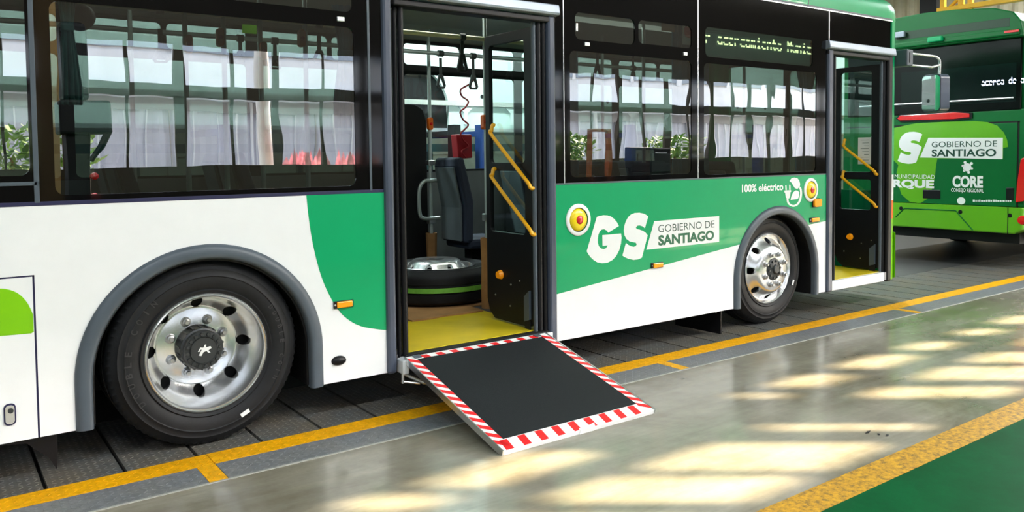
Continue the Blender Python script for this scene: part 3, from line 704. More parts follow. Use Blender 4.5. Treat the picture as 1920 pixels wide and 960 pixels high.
# door sills and floors
obj('door_sill', MB().box(2.40, 3.60, -0.03, 0.03, 0.245, 0.305), 'white', BUS, bevel=0.004)
obj('door_sill', MB().box(7.095, 8.035, -0.015, 0.03, 0.226, 0.318), 'white', BUS, bevel=0.004)
obj('sill_end', MB().box(8.035, 8.16, -0.012, 0.03, 0.232, 0.318), 'post', BUS, bevel=0.006)
obj('sill_rubber', MB().box(2.42, 3.58, -0.01, 0.045, 0.305, 0.318), 'black', BUS)
obj('yellow_tread', MB().box(2.44, 3.62, 0.045, 0.90, 0.29, 0.322), 'floor_yellow', BUS)
obj('yellow_tread', MB().box(7.10, 8.10, 0.03, 0.9, 0.29, 0.322), 'floor_yellow', BUS)
obj('bus_floor', MB().box(-1.98, 8.1, 0.76, 2.46, 0.26, 0.318).box(-1.98, .58, .04, .76, .26, .318).box(1.88, 5.6, .04, .76, .26, .318).box(6.9, 8.1, .04, .76, .26, .318), 'vinyl', BUS)
obj('bus_ceiling', MB().box(-1.98, 8.1, 0.03, 2.46, 2.80, 2.86), 'ceil_bus', BUS)
obj('ceiling_cove', MB().prism([[(0.03, 2.65), (0.30, 2.80), (0.03, 2.80)]], -1.98, 8.1, 'x').prism([[(2.46, 2.70), (2.15, 2.80), (2.46, 2.80)]], -1.98, 8.1, 'x'), 'ceil_bus', BUS)
obj('far_wall', MB().box(-1.98, 8.1, 2.44, 2.48, 0.3, 1.42), 'bus_wall', BUS)
fw = []; fp = MB()
x = -1.9
while x < 8.0:
    fw += [(x, x+1.32, 1.44, 2.375), (x, x+0.64, 2.465, 2.67), (x+0.68, x+1.32, 2.465, 2.67)]; x += 1.42
fb = obj('far_window_frame', MB().prism([rect(-1.98, 8.1, 1.42, 2.86)]+[rr(*q, 0.04) for q in fw], 2.45, 2.47), 'black_sat', BUS)
for q in fw:
    obj('window_pane', MB().add([(q[0], 2.46, q[2]), (q[1], 2.46, q[2]), (q[1], 2.46, q[3]), (q[0], 2.46, q[3])], [(0, 1, 2, 3)]), 'glass_far', fb)
obj('far_skirt', MB().box(-1.98, 8.15, 2.48, 2.5, ZS, 1.42), 'white', BUS)
obj('underbody', MB().box(-1.95, 0.6, 0.08, 2.42, 0.24, 0.30).box(1.9, 5.6, 0.1, 2.42, 0.235, 0.29).box(6.9, 8.1, 0.08, 2.42, 0.24, 0.3), 'black', BUS)

# ramp
H0 = Vector((0, -0.025, 0.300)); H1 = Vector((0, -1.092, 0.012))
RL = (H1-H0).length; RD = (H1-H0)/RL; RN = Vector((0, -RD.z, RD.y)); RN = RN if RN.z > 0 else -RN
RX0, RX1 = 2.405, 3.525
def rpt(u, v, h): p = H0+RD*v+RN*h; return (u, p.y, p.z)
def rslab(mb, quad, h0, h1):
    n = len(quad); vs = [rpt(u, v, h0) for u, v in quad]+[rpt(u, v, h1) for u, v in quad]
    return mb.add(vs, [tuple(range(n)), tuple(range(2*n-1, n-1, -1))]+[(i, (i+1) % n, n+(i+1) % n, n+i) for i in range(n)])
RAMP = empty('access_ramp', (2.96, -0.5, 0.15), BUS)
obj('ramp_board', rslab(MB(), [(RX0, 0.0), (RX1, 0.0), (RX1, RL), (RX0, RL)], -0.018, 0.012), 'print_white', RAMP, bevel=0.003, label='aluminium board edged with white tape')
obj('edge_rail', rslab(MB(), [(RX0-0.008, 0.0), (RX0, 0.0), (RX0, RL), (RX0-0.008, RL)], -0.022, 0.016), 'chrome_sat', RAMP)
obj('edge_rail', rslab(MB(), [(RX1, 0.0), (RX1+0.008, 0.0), (RX1+0.008, RL), (RX1, RL)], -0.022, 0.016), 'chrome_sat', RAMP)
T, TB, TT = 0.062, 0.098, 0.052
obj('anti_slip_mat', rslab(MB(), [(RX0+T, TT), (RX1-T, TT), (RX1-T, RL-TB), (RX0+T, RL-TB)], 0.012, 0.0155), 'grit', RAMP, label='black gritty anti-slip surface')
for side in (0, 1):
    v = 0.02; a, b = (RX0, RX0+T) if side == 0 else (RX1-T, RX1)
    while v < RL-0.06:
        q = [(a, v), (b, v+0.05), (b, min(v+0.09, RL)), (a, min(v+0.04, RL))] if side == 0 else [(b, v+0.0), (a, v+0.05), (a, v+0.09), (b, v+0.04)]
        if side == 1: q = [(a, v), (b, v+0.05), (b, v+0.09), (a, v+0.04)]
        obj('red_stripe', rslab(MB(), q, 0.0121, 0.0135), 'red_tape', RAMP); v += 0.081
u = RX0+0.02; k = 0
while u < RX1-0.04:
    obj('red_stripe', rslab(MB(), [(u+0.012, RL-TB+0.006), (u+0.062, RL-TB+0.006), (u+0.05, RL-0.004), (u, RL-0.004)], 0.0121, 0.0135), 'red_tape', RAMP); u += 0.118
u = RX0+0.10
while u < RX1-0.12:
    obj('red_stripe', rslab(MB(), [(u, 0.012), (u+0.05, 0.012), (u+0.065, TT-0.004), (u+0.015, TT-0.004)], 0.0121, 0.0135), 'red_tape', RAMP); u += 0.108
obj('hinge_plate', rslab(MB(), [(RX0+0.05, 0.004), (RX0+0.10, 0.004), (RX0+0.10, 0.04), (RX0+0.05, 0.04)], 0.0121, 0.018), 'trim', RAMP)
obj('hinge_plate', rslab(MB(), [(RX1-0.11, 0.004), (RX1-0.06, 0.004), (RX1-0.06, 0.04), (RX1-0.11, 0.04)], 0.0121, 0.018), 'trim', RAMP)
obj('hinge_block', MB().box(2.375, 2.42, -0.06, 0.03, 0.21, 0.30), 'white', RAMP, bevel=0.008)
obj('hinge_arm', MB().tube([(2.40, -0.02, 0.205), (2.46, -0.16, 0.17), (2.5, -0.24, 0.18)], 0.011, 8).tube([(2.38, -0.02, 0.16), (2.47, -0.1, 0.15)], 0.008, 8).tube([(2.385, -0.03, 0.21), (2.385, -0.03, 0.15)], 0.01, 8), 'chrome_sat', RAMP)
obj('tip_latch', rslab(MB(), [(2.93, RL-0.012), (3.02, RL-0.02), (3.06, RL-0.03), (3.04, RL+0.004), (2.93, RL+0.004)], -0.02, 0.017), 'print_white', RAMP)

# ------------------------------------------------------------------ wheels
def boolean_mesh(base, cutter):
    a = bpy.data.objects.new('rim_base', base); b = bpy.data.objects.new('rim_cut', cutter)
    COL.objects.link(a); COL.objects.link(b)
    md = a.modifiers.new('cut', 'BOOLEAN'); md.operation = 'DIFFERENCE'; md.object = b; md.solver = 'EXACT'
    dg = bpy.context.evaluated_depsgraph_get(); dg.update()
    me = bpy.data.meshes.new_from_object(a.evaluated_get(dg))
    bpy.data.objects.remove(a); bpy.data.objects.remove(b); return me
REAR = [(.325, 0.0), (.318, -.005), (.309, .004), (.304, .02), (.298, .05), (.302, .056), (.292, .10), (.286, .150), (.274, .185), (.257, .210), (.238, .228), (.224, .236), (.219, .230), (.215, .228), (.06, .228),
        (.06, .245), (.222, .250), (.262, .228), (.288, .195), (.302, .16), (.308, .10), (.314, .03), (.330, .01)]
FRONT = [(.325, 0), (.318, -.005), (.308, .006), (.302, .022), (.294, .036), (.285, .038), (.272, .028), (.248, .003), (.226, -.026), (.207, -.046), (.19, -.054), (.07, -.054),
         (.07, -.042), (.19, -.040), (.214, -.022), (.236, .014), (.26, .044), (.28, .056), (.30, .060), (.314, .03), (.330, .01)]
def rim_mesh(prof_, hr, n_=96):
    base = MB().lathe(prof_, n_, closed=True).mesh('rim')
    cut = MB()
    for k in range(8):
        a = k*pi/4
        cut.lathe([(0.0, -0.2), (hr, -0.2), (hr, 0.4), (0.0, 0.4)], 20, (0.253*cos(a), 0, 0.253*sin(a)))
    me = boolean_mesh(base, cut.mesh('cut'))
    me.name = 'rim'; me.materials.clear(); me.materials.append(MT['chrome'])
    me.polygons.foreach_set('use_smooth', [True]*len(me.polygons)); me.set_sharp_from_angle(angle=radians(28)); return me
RIM_R, RIM_F = rim_mesh(REAR, 0.031), rim_mesh(FRONT, 0.031)
def tyre_mb(n=160, off=0.0):
    p = [(.322, .03), (.33, .004), (.345, -.006), (.352, .002), (.372, -.008), (.40, -.013), (.418, -.012), (.423, -.016), (.43, -.012), (.448, -.006), (.458, -.008), (.464, .0), (.482, .010), (.497, .022), (.5075, .036),
         (.511, .055), (.5115, .10), (.503, .103), (.503, .113), (.5115, .116), (.5115, .165), (.503, .168), (.503, .178), (.5115, .181), (.511, .225), (.505, .25), (.48, .27), (.42, .285), (.35, .27), (.322, .245)]
    mb = MB(); m = len(p)
    for k in range(n):
        a = 2*pi*k/n; notch = 0.0045 if k % 2 else 0.0
        for i, (r, h) in enumerate(p):
            rr_ = r-(notch if 13 <= i <= 16 else 0); hh = h+(notch*1.2 if 12 <= i <= 14 else 0)
            mb.v.append((rr_*cos(a), hh+off, rr_*sin(a)))
    for k in range(n):
        for i in range(m): mb.f.append((k*m+i, k*m+(i+1) % m, ((k+1) % n)*m+(i+1) % m, ((k+1) % n)*m+i))
    return mb
TYRE = tyre_mb().mesh('tyre'); TYRE.materials.append(MT['rubber'])
TYRE.polygons.foreach_set('use_smooth', [True]*len(TYRE.polygons)); TYRE.set_sharp_from_angle(angle=radians(32))
def letters_on_tyre(s, r, a0, step, h):
    out_ = []
    for i, ch in enumerate(s):
        if ch == ' ': continue
        mb = MB(); out_.append(mb)
        vs, fs = text_poly(ch, 0.02); a = radians(a0-step*i)
        rad = Vector((cos(a), 0, sin(a))); tan_ = Vector((sin(a), 0, -cos(a))); wd = h*0.75 if ch != 'I' else h*0.22
        c_ = Vector((0, -0.0165, 0))+rad*r
        mb.add([c_+tan_*(wd*(u-0.5))+rad*(h*(v-0.5)) for u, v in vs], fs)
    return out_
NUT = MB().lathe([(0.0, -0.034), (0.008, -0.034), (0.010, -0.03), (0.010, -0.022), (0.0155, -0.020), (0.0165, -0.016), (0.0165, -0.004), (0.022, -0.002), (0.022, 0.0)], 12).xf(Matrix.Diagonal((1.3, 1.3, 1.3, 1))).mesh('wheel_nut')
NUT.materials.append(MT['steel'])
BOLT = MB().lathe([(0.0, -0.010), (0.009, -0.010), (0.011, -0.006), (0.011, 0.004)], 8).mesh('hub_bolt'); BOLT.materials.append(MT['hub'])
def wheel(X, Y, rear):
    e = empty('wheel', (X, Y, 0.511), BUS); c = (X, Y, 0.511)
    obj('tyre', TYRE, None, e, loc=c)
    obj('rim', RIM_R if rear else RIM_F, None, e, loc=c)
    if rear:
        obj('hub', MB().lathe([(0.0, .085), (.070, .085), (.074, .080), (.077, .086), (.102, .088), (.106, .094), (.107, .12), (.116, .125), (.118, .20), (.122, .21), (.122, .232)], 40, c), 'hub', e, smooth=30)
        for k in range(16): obj('hub_bolt', BOLT, None, e, loc=(X+0.089*cos(k*pi/8+.1), Y+.088, .511+0.089*sin(k*pi/8+.1)))
        for k in range(18):
            a = k*pi/9; obj('hub_rib', MB().box(-.004, .004, .13, .2, .117, .123).xf(Matrix.Translation(c) @ Matrix.Rotation(a, 4, 'Y')), 'hub', e)
        zz = .511; mk = [(-.030, -.026), (-.012, .006), (-.022, .004), (-.026, -.006), (-.034, -.004), (-.020, .018), (-.004, .014), (.004, .030), (.012, .030), (.010, .014), (.034, .018), (.040, .008), (.022, -.004), (.034, -.018), (.022, -.018), (.012, -.006), (-.004, -.010), (-.016, -.030)]
        obj('hub_emblem', MB().prism([[(X+q[0], zz+q[1]) for q in mk]], Y+.0815, Y+.0845), 'print_white', e)
        obj('brake_drum', MB().lathe([(0.0, .27), (.30, .27), (.30, .30), (0, .30)], 40, c), 'black', e)
        nr, ny = .155, .228
        it = obj('inner_tyre', TYRE, None, e, loc=(X, Y+0.33, .511))
    else:
        obj('hub', MB().lathe([(0.0, -.092), (.032, -.092), (.040, -.086), (.044, -.075), (.062, -.070), (.078, -.066), (.098, -.060), (.104, -.052), (.104, -.03)], 40, c), 'hub', e, smooth=30)
        for k in range(10): obj('hub_bolt', BOLT, None, e, loc=(X+0.078*cos(k*pi/5+.1), Y-.066, .511+0.078*sin(k*pi/5+.1)))
        obj('brake_drum', MB().lathe([(0.0, .09), (.30, .09), (.30, .14), (0, .14)], 40, c), 'black', e)
        nr, ny = .145, -.054
    for k in range(8):
        a = k*pi/4+pi/8; n_ = obj('wheel_nut', NUT, None, e, loc=(X+nr*cos(a), Y+ny, .511+nr*sin(a)))
    if rear:
        a = 5*pi/4+pi/8-0*pi/4
        obj('nut_cap', MB().lathe([(0, -.040), (.011, -.038), (.012, -.03), (.012, -.02)], 12, (X+nr*cos(a), Y+ny, .511+nr*sin(a))), 'blue_cap', e)
        for L_ in letters_on_tyre('DOUBLE COIN', .408, 212, 8.0, .034): obj('sidewall_letter', L_.xf(Matrix.Translation(c)), 'lettering_rubber', e)
        for L_ in letters_on_tyre('DOUBLE COIN', .408, 32, 6.0, .026): obj('sidewall_letter', L_.xf(Matrix.Translation(c)), 'lettering_rubber', e)
    tx, tz = (bp(458, 773, Y) if rear else bp(1484, 529, Y))
    a = atan2(tz-.511, tx-X); rad_ = hypot(tx-X, tz-.511)
    obj('tyre_sticker', MB().box(-.026, .026, -.018, -.0135, -.011, .011).xf(Matrix.Translation((tx, Y, tz)) @ Matrix.Rotation(-(a+pi/2), 4, 'Y')), 'print_white', e)
    return e
wheel(RX, 0.018, True); wheel(FX, 0.085, False)
# mud flaps
obj('mud_flap', MB().prism([[(0.10, 0.225), (0.49, 0.225), (0.49, 0.14), (0.485, 0.03), (0.45, 0.10), (0.36, 0.19)]], 0.05, 0.062), 'black_sat', BUS)
mx0, mz0 = bp(1362, 632, 0.03)
obj('mud_flap', MB().prism([[(0.03, 0.23), (0.55, 0.23), (0.55, 0.01), (0.03, 0.015)]], 5.50, 5.512, 'x'), 'black_sat', BUS)
for k in range(3): obj('flap_bolt', MB().lathe([(0, -.006), (.01, -.005), (.011, 0)], 8, (5.50, 0.08+0.12*k, 0.20), 'x'), 'chrome_sat', BUS)
obj('axle_beam', MB().tube([(RX, 0.4, 0.5), (RX, 2.1, 0.5)], 0.09, 12).tube([(FX, 0.4, 0.45), (FX, 2.1, 0.45)], 0.06, 12), 'black', BUS)
for X in (RX, FX):
    for Y in (2.2,): obj('far_tyre', MB().xf(Matrix()) .add(*[tyre_mb(60).v, tyre_mb(60).f]).xf(Matrix.Translation((X, Y, 0.511))), 'rubber', BUS)

# ------------------------------------------------------------------ lamps, marks and lettering on the side
def round_button(px, py, rs):
    X, Z = bp(px, py)
    e = empty('door_release', (X, 0, Z), BUS)
    obj('bezel', MB().lathe([(rs*.75, -.012), (rs*.92, -.014), (rs, -.008), (rs, 0.0)], 40, (X, 0, Z)), 'print_white', e, smooth=40)
    obj('recess', MB().lathe([(0, -.002), (rs*.76, -.002), (rs*.76, 0.0)], 40, (X, 0, Z)), 'black', e)
    obj('dome', MB().lathe([(0, -.024), (rs*.38, -.023), (rs*.64, -.016), (rs*.71, -.003)], 40, (X, 0, Z)), 'yellow_lens', e, smooth=50)
    obj('push', MB().lathe([(0, -.032), (rs*.22, -.030), (rs*.29, -.022), (rs*.29, -.018)], 24, (X, 0, Z)), 'red', e, smooth=50)
round_button(1083.5, 412, 0.118); round_button(1519.5, 356, 0.112)
def marker(px, py, w_, h_, m='amber'):
    X, Z = bp(px, py); e = empty('side_marker_lamp', (X, 0, Z), BUS)
    obj('lamp_base', MB().box(X-w_/2, X+w_/2, -.010, 0, Z-h_/2, Z+h_/2), 'black_sat', e, bevel=.003)
    obj('lens', MB().box(X-w_*.36, X+w_*.42, -.022, -.008, Z-h_*.42, Z+h_*.42), m, e, bevel=.006)
    obj('screw', MB().lathe([(0, -.013), (.005, -.012), (.006, -.01)], 8, (X-w_*.43, 0, Z)), 'chrome_sat', e)
marker(643.5, 570, .128, .044); marker(1231, 497, .135, .044); marker(1526, 412, .15, .045)
X, Z = bp(1529, 380); e = empty('turn_signal_lamp', (X, 0, Z), BUS)
obj('lamp_base', MB().prism([rr(X-.062, X+.062, Z-.042, Z+.042, .016)], -.012, 0), 'black_sat', e)
obj('lens', MB().prism([rr(X-.052, X+.058, Z-.037, Z+.037, .016)], -.032, -.010), 'amber', e, bevel=.008)
X, Z = bp(635, 676); obj('drain_cap', MB().lathe([(0, -.022), (.03, -.02), (.045, -.008), (.047, 0)], 30).xf(Matrix.Translation((X, 0, Z)) @ Matrix.Diagonal((1, 1, .62, 1))), 'black_sat', BUS, smooth=50)

G_ = [(230,212),(270,198),(330,187),(390,190),(440,206),(490,244),(530,292),(560,350),(400,450),(380,418),(340,398),(300,404),(272,432),(252,480),(243,540),(243,600),(258,650),(290,686),(335,697),(370,682),(388,650),(392,640),(316,648),(313,488),(592,462),(600,520),(592,610),(566,710),(520,800),(460,862),(390,900),(310,908),(240,896),(180,860),(130,810),(95,760),(78,728)]
S_ = [(1000,208),(950,382),(915,354),(870,340),(835,346),(815,372),(828,396),(870,404),(925,424),(965,455),(992,490),(905,824),(850,850),(780,858),(700,840),(640,812),(614,792),(666,604),(700,632),(740,652),(785,662),(815,650),(828,625),(815,600),(780,594),(720,580),(675,545),(645,490),(635,420),(642,350),(664,280),(700,215),(745,175),(800,154),(870,150),(935,165),(975,186)]
def px_poly(pts, ox, oy, sc): return [bp(ox+p[0]/sc, oy+p[1]/sc) for p in pts]
for P_ in (G_, S_):
    obj('logo_letter', MB().prism([px_poly(P_, 1090, 380, 8.0)], -.0026, -.0012), 'print_white', BUS)
bx = px_poly([(78, 876), (256, 236), (1716, 120), (1716, 706)], 1205, 395, 12.0)
zb_, zt_ = (bx[0][1]+bx[3][1])/2, (bx[1][1]+bx[2][1])/2
xr_ = bx[2][0]
obj('logo_banner', MB().prism([[(bx[0][0], zb_), (xr_, zb_), (xr_, zt_), (bx[1][0], zt_)]], -.0026, -.0012), 'print_white', BUS)
q = lambda a, b: bp(1205+a/12.0, 395+b/12.0)
letters(text_side(MB(), 'GOBIERNO DE', q(345, 400)[0], q(1608, 300)[0], (q(400, 485)[1]+q(1570, 382)[1])/2, (q(400, 318)[1]+q(1570, 220)[1])/2, -.0032, -0.004), 'print_dark', BUS)
letters(text_side(MB(), 'SANTIAGO', q(345, 660)[0], q(1600, 560)[0], (q(410, 782)[1]+q(1530, 668)[1])/2, (q(410, 545)[1]+q(1530, 446)[1])/2, -.0032, 0.045), 'print_green', BUS)
q5 = lambda a, b: bp(1380+a/8.727, 320+b/8.727)
letters(text_side(MB(), '100% eléctrico', q5(92, 300)[0], q5(768, 270)[0], (q5(120, 352)[1]+q5(740, 318)[1])/2-.002, (q5(120, 236)[1]+q5(650, 220)[1])/2+.008, -.0030, 0.028), 'print_white', BUS)
emb = [[(872,170),(905,125),(950,112),(1000,122),(1030,160),(1045,215),(1040,262),(1000,300),(960,285),(930,240),(905,195)],
       [(802,240),(822,240),(826,318),(806,318)], [(866,232),(886,232),(888,314),(868,314)],
       [(785,326),(896,318),(898,348),(888,350),(882,420),(868,452),(836,460),(812,440),(800,360),(787,356)],
       [(890,478),(905,410),(935,352),(972,325),(1005,330),(1030,352),(1028,420),(1008,460),(960,468)]]
e = empty('leaf_plug_emblem', (bp(1487, 357)[0], 0, bp(1487, 357)[1]), BUS)
for P_ in emb: obj('emblem_piece', MB().prism([[q5(*p) for p in P_]], -.0026, -.0012), 'print_white', e)
cp = spline([(838, 455), (850, 520), (890, 562), (945, 575), (1000, 550), (1040, 490), (1060, 400), (1058, 320), (1040, 270)], 5)
lft, rgt = [], []
for i, p in enumerate(cp):
    a, b = cp[max(i-1, 0)], cp[min(i+1, len(cp)-1)]; d = hypot(b[0]-a[0], b[1]-a[1]); nx, ny = -(b[1]-a[1])/d, (b[0]-a[0])/d
    lft.append((p[0]+nx*15, p[1]+ny*15)); rgt.append((p[0]-nx*15, p[1]-ny*15))
obj('emblem_cable', MB().prism([[q5(*p) for p in lft+rgt[::-1]]], -.0026, -.0012), 'print_white', e)

# destination sign behind the glass
sg = empty('destination_sign', (6.0, .06, 2.5), BUS)
obj('sign_board', MB().box(5.22, 6.82, .06, .10, 2.36, 2.64), 'sign_board', sg)
for k in range(5): obj('board_groove', MB().box(5.22, 6.82, .058, .0605, 2.385+.012*k if k < 2 else 2.55+.02*k, 2.388+.012*k if k < 2 else 2.553+.02*k), 'trim', sg)
cells, wd = led_cells('r acercamiento Munic')
xa, za = bp(1324, 66, .055); xb, zb = bp(1521, 91, .055)
za2 = bp(1324, 82, .055)[1]
mb = MB(); st = (xb-xa)/wd; hz = (za-za2)/4.2
for c, r in cells:
    if r in (3, 4): continue
    X = xa+c*st; Z = za+0.008-hz*(r-1.2)*0.82
    mb.box(X-.0068, X+.0068, .052, .056, Z-.0062, Z+.0062)
obj('led_lettering', mb, 'led', sg, kind='stuff')

# mirror
MR = empty('door_mirror', (8.6, -.1, 2.2), BUS)
bx0 = bp(1687, 108, -.02)[0]; bx1 = bp(1704, 108, -.05)[0]
obj('mirror_bracket', MB().box(bx0, bx1, -.10, .10, bp(1695, 124, -.05)[1], bp(1695, 93, -.05)[1]), 'trim', MR, bevel=.012)
obj('bracket_slot', MB().box(bx0+.04, bx0+.055, -.104, -.098, bp(1695, 118, -.05)[1], bp(1695, 99, -.05)[1]), 'black', MR)
def P3(px, py, Y): X, Z = bp(px, py, Y); return (X, Y, Z)
obj('mirror_arm', MB().tube(spline([P3(1704, 100, -.06), P3(1748, 105, -.12), P3(1757, 108, -.14), P3(1762, 116, -.15), P3(1761, 140, -.15)], 5), .013, 8), 'chrome_sat', MR, smooth=50)
obj('mirror_arm', MB().tube([P3(1704, 122, -.06), P3(1747, 126, -.12), P3(1761, 122, -.15)], .013, 8), 'chrome_sat', MR, smooth=50)
mcx, mcz = bp(1746, 175, -.16)
Rm = Matrix.Translation((mcx, -.16, mcz)) @ Matrix.Rotation(radians(-18), 4, 'Z')
hm = (bp(1752, 140, -.16)[1]-bp(1752, 210, -.16)[1])/2
obj('mirror_housing', MB().prism([rr(-.125, .125, -hm, hm, .05)], -.0, .12, 'x').xf(Rm), 'post', MR, smooth=40, bevel=.02)
obj('mirror_glass', MB().prism([rr(-.118, .118, -hm+.012, hm-.012, .045)], -.006, .001, 'x').xf(Rm), mat('mirror_silver', (.9, .9, .9, 1), .02, 1.0, 0, .01), MR)

# ------------------------------------------------------------------ bus interior
def pole(px, Y, z0=.32, z1=2.8, m='pole'):
    X = bp(px, 250, Y)[0]; return X, obj('grab_pole', MB().tube([(X, Y, z0), (X, Y, z1)], .017, 12), m, BUS, smooth=50)
YA = 2.22
PA, _ = pole(806, YA); PB, _ = pole(911, .98)
for px in (352, 424, 492, 576, 1207, 1395): pole(px, .98)
for px in (250, 690, 1130, 1480): pole(px, 1.75)
for Y, m in ((.98, 'cream_rail'), (1.95, 'pole')):
    obj('grab_rail', MB().tube([(-1.9, Y, 2.52), (7.0, Y, 2.52)], .019, 12), m, BUS, smooth=50)
def bell(px, py, Y):
    X, Z = bp(px, py, Y-.03); e = empty('stop_button', (X, Y-.03, Z), BUS)
    obj('button_body', MB().prism([rr(X-.022, X+.022, Z-.06, Z+.06, .02)], Y-.045, Y+.0), 'orange', e, bevel=.006)
    obj('push', MB().lathe([(0, -.01), (.012, -.008), (.014, 0)], 16, (X, Y-.045, Z)), 'red', e)
for a in ((807, 232, YA), (354, 83, .98), (413, 70, .98), (494, 95, .98), (566, 72, .98), (909, 229, .98)): bell(*a)
def hanger(px, py_top, py_bot, Y):
    X, z1 = bp(px, py_top, Y); z0 = bp(px, py_bot, Y)[1]; e = empty('strap_hanger', (X, Y, z1), BUS)
    h = z1-z0
    obj('strap_web', MB().box(X-.014, X+.014, Y-.004, Y+.004, z0+h*.42, z1+.02), 'strap', e)
    obj('clamp', MB().lathe([(.020, -.024), (.030, -.024), (.030, .024), (.020, .024)], 16, (X, Y, 2.52), 'x', closed=True), 'strap', e)
    o1 = [(X-.02, z0+h*.5), (X+.02, z0+h*.5), (X+.05, z0+h*.10), (X+.035, z0), (X-.035, z0), (X-.05, z0+h*.10)]
    i1 = [(X-.006, z0+h*.36), (X+.006, z0+h*.36), (X+.03, z0+h*.11), (X+.024, z0+h*.07), (X-.024, z0+h*.07), (X-.03, z0+h*.11)]
    obj('handle_ring', MB().prism([o1, i1], Y-.012, Y+.012), 'strap', e, bevel=.004)
for a in ((826, 113, 166, 1.95), (866, 66, 136, .98), (887, 113, 168, 1.95), (515, 78, 130, 1.95), (598, 70, 118, .98), (1120, 95, 150, .98), (1187, 108, 160, 1.95), (450, 70, 120, 1.95), (300, 60, 118, .98)): hanger(*a)
# loop handle on the first pole
xl, zl_ = bp(783, 345, YA); zl2 = bp(783, 410, YA)[1]; xr2 = bp(822, 345, YA)[0]
obj('loop_handle', MB().tube(spline([(xr2, YA-.03, zl_+.03), (PA-.02, YA-.03, zl_+.03), (xl+.05, YA-.03, zl_+.02), (xl, YA-.03, zl_-.06), (xl, YA-.03, zl2+.06), (xl+.05, YA-.03, zl2), (xr2, YA-.03, zl2)], 5), .018, 10), 'pole', BUS, smooth=50)
for z in (bp(805, 305, YA)[1], zl2-.03): obj('pole_clamp', MB().box(PA-.035, PA+.035, YA-.03, YA+.03, z-.025, z+.025), 'chrome_sat', BUS, bevel=.006)
zc_ = bp(911, 407, .98)[1]; obj('pole_clamp', MB().box(PB-.03, PB+.03, .95, 1.01, zc_-.03, zc_+.03), 'chrome_sat', BUS, bevel=.006)

def seat(x, y, zc, top, wd=.44, shell='seat_shell'):
    e = empty('passenger_seat', (x, y, .32), BUS); h = top-zc
    bo = [(x-.06, zc-.02), (x+.02, zc-.02), (x+.03, zc+h*.5), (x-.05, zc+h*.9), (x-.07, zc+h), (x-.12, zc+h), (x-.14, zc+h*.9), (x-.06, zc+h*.4)]
    obj('backrest', MB().prism([bo], y-wd/2, y+wd/2), 'seat', e, bevel=.03)
    sh = [(x-.09, zc+.0), (x-.065, zc), (x-.065, zc+h*.4), (x-.143, zc+h*.88), (x-.16, zc+h*.88), (x-.09, zc+h*.4)]
    obj('back_shell', MB().prism([sh], y-wd/2+.05, y+wd/2-.05), shell, e, bevel=.005)
    obj('cushion', MB().box(x-.02, x+.42, y-wd/2, y+wd/2, zc-.08, zc+.02), 'seat', e, bevel=.03)
    obj('seat_stand', MB().box(x+.1, x+.28, y-.06, y+.06, .32, zc-.08), 'black_sat', e)
sx = bp(862, 380, 1.9)[0]
seat(sx+.05, 2.0, .78, 1.56); px0, px1 = bp(762, 300, 2.35)[0], bp(799, 300, 2.35)[0]
obj('partition_panel', MB().prism([[(px0-.5, .32), (px1, .32), (px1, bp(799, 225, 2.35)[1]), (px1-.04, bp(790, 205, 2.35)[1]), (px1-.12, bp(780, 196, 2.35)[1]), (px0-.5, bp(780, 196, 2.35)[1])]], 2.33, 2.38), 'black', BUS, bevel=.01)
for x in (5.0, 5.8, 6.5): seat(x, 1.75, .78, 1.50); seat(x, 2.2, .78, 1.50)
for x in (4.35, 5.1, 5.9): seat(x, .36, .8, 1.50)
for x in (-1.2, -.4, .4, 1.2, 2.0): seat(x, 1.75, .95, 1.62); seat(x, 2.2, .95, 1.62)
for x in (-1.2, -.3): seat(x, .36, .95, 1.62); 
seat(7.0, 1.9, .75, 1.75, .5, 'black_sat')
def curtain(pxa, pxb, pya, pyb, tie, m, Y=.07, gather=.45):
    xa_, z1 = bp(pxa, pya, Y); xb_ = bp(pxb, pya, Y)[0]; z0 = bp(pxa, pyb, Y)[1]; zt = bp(pxa, tie, Y)[1] if tie else None
    mb = MB(); N, Mz = 40, 14; c_ = (xa_+xb_)/2
    for j in range(Mz+1):
        z = z1+(z0-z1)*j/Mz; k = 1.0
        if zt is not None: k = gather+(1-gather)*min(1, abs(z-zt)/(.28))
        for i in range(N+1):
            s_ = i/N; mb.v.append((c_+(s_-.5)*(xb_-xa_)*k, Y+.018*sin(s_*pi*9)*k+.01*sin(s_*17), z))
    n1 = N+1
    for j in range(Mz):
        for i in range(N): mb.f.append((j*n1+i, j*n1+i+1, (j+1)*n1+i+1, (j+1)*n1+i))
    o = obj('curtain', mb, m, BUS, smooth=60)
    sd_ = o.modifiers.new('cloth', 'SOLIDIFY'); sd_.thickness = .004
    if zt is not None: obj('curtain_tie', MB().box(c_-(xb_-xa_)*gather*.55, c_+(xb_-xa_)*gather*.55, Y-.03, Y+.03, zt-.018, zt+.018), m, o, bevel=.006)
curtain(98, 146, -60, 196, 50, 'curtain'); curtain(622, 668, 8, 240, 98, 'curtain_blue'); curtain(1262, 1296, 36, 330, None, 'curtain_blue'); curtain(1068, 1082, 92, 330, None, 'curtain_blue'); curtain(1494, 1530, 128, 330, 180, 'curtain_blue')
curtain(1318, 1327, 112, 330, None, 'curtain_blue')
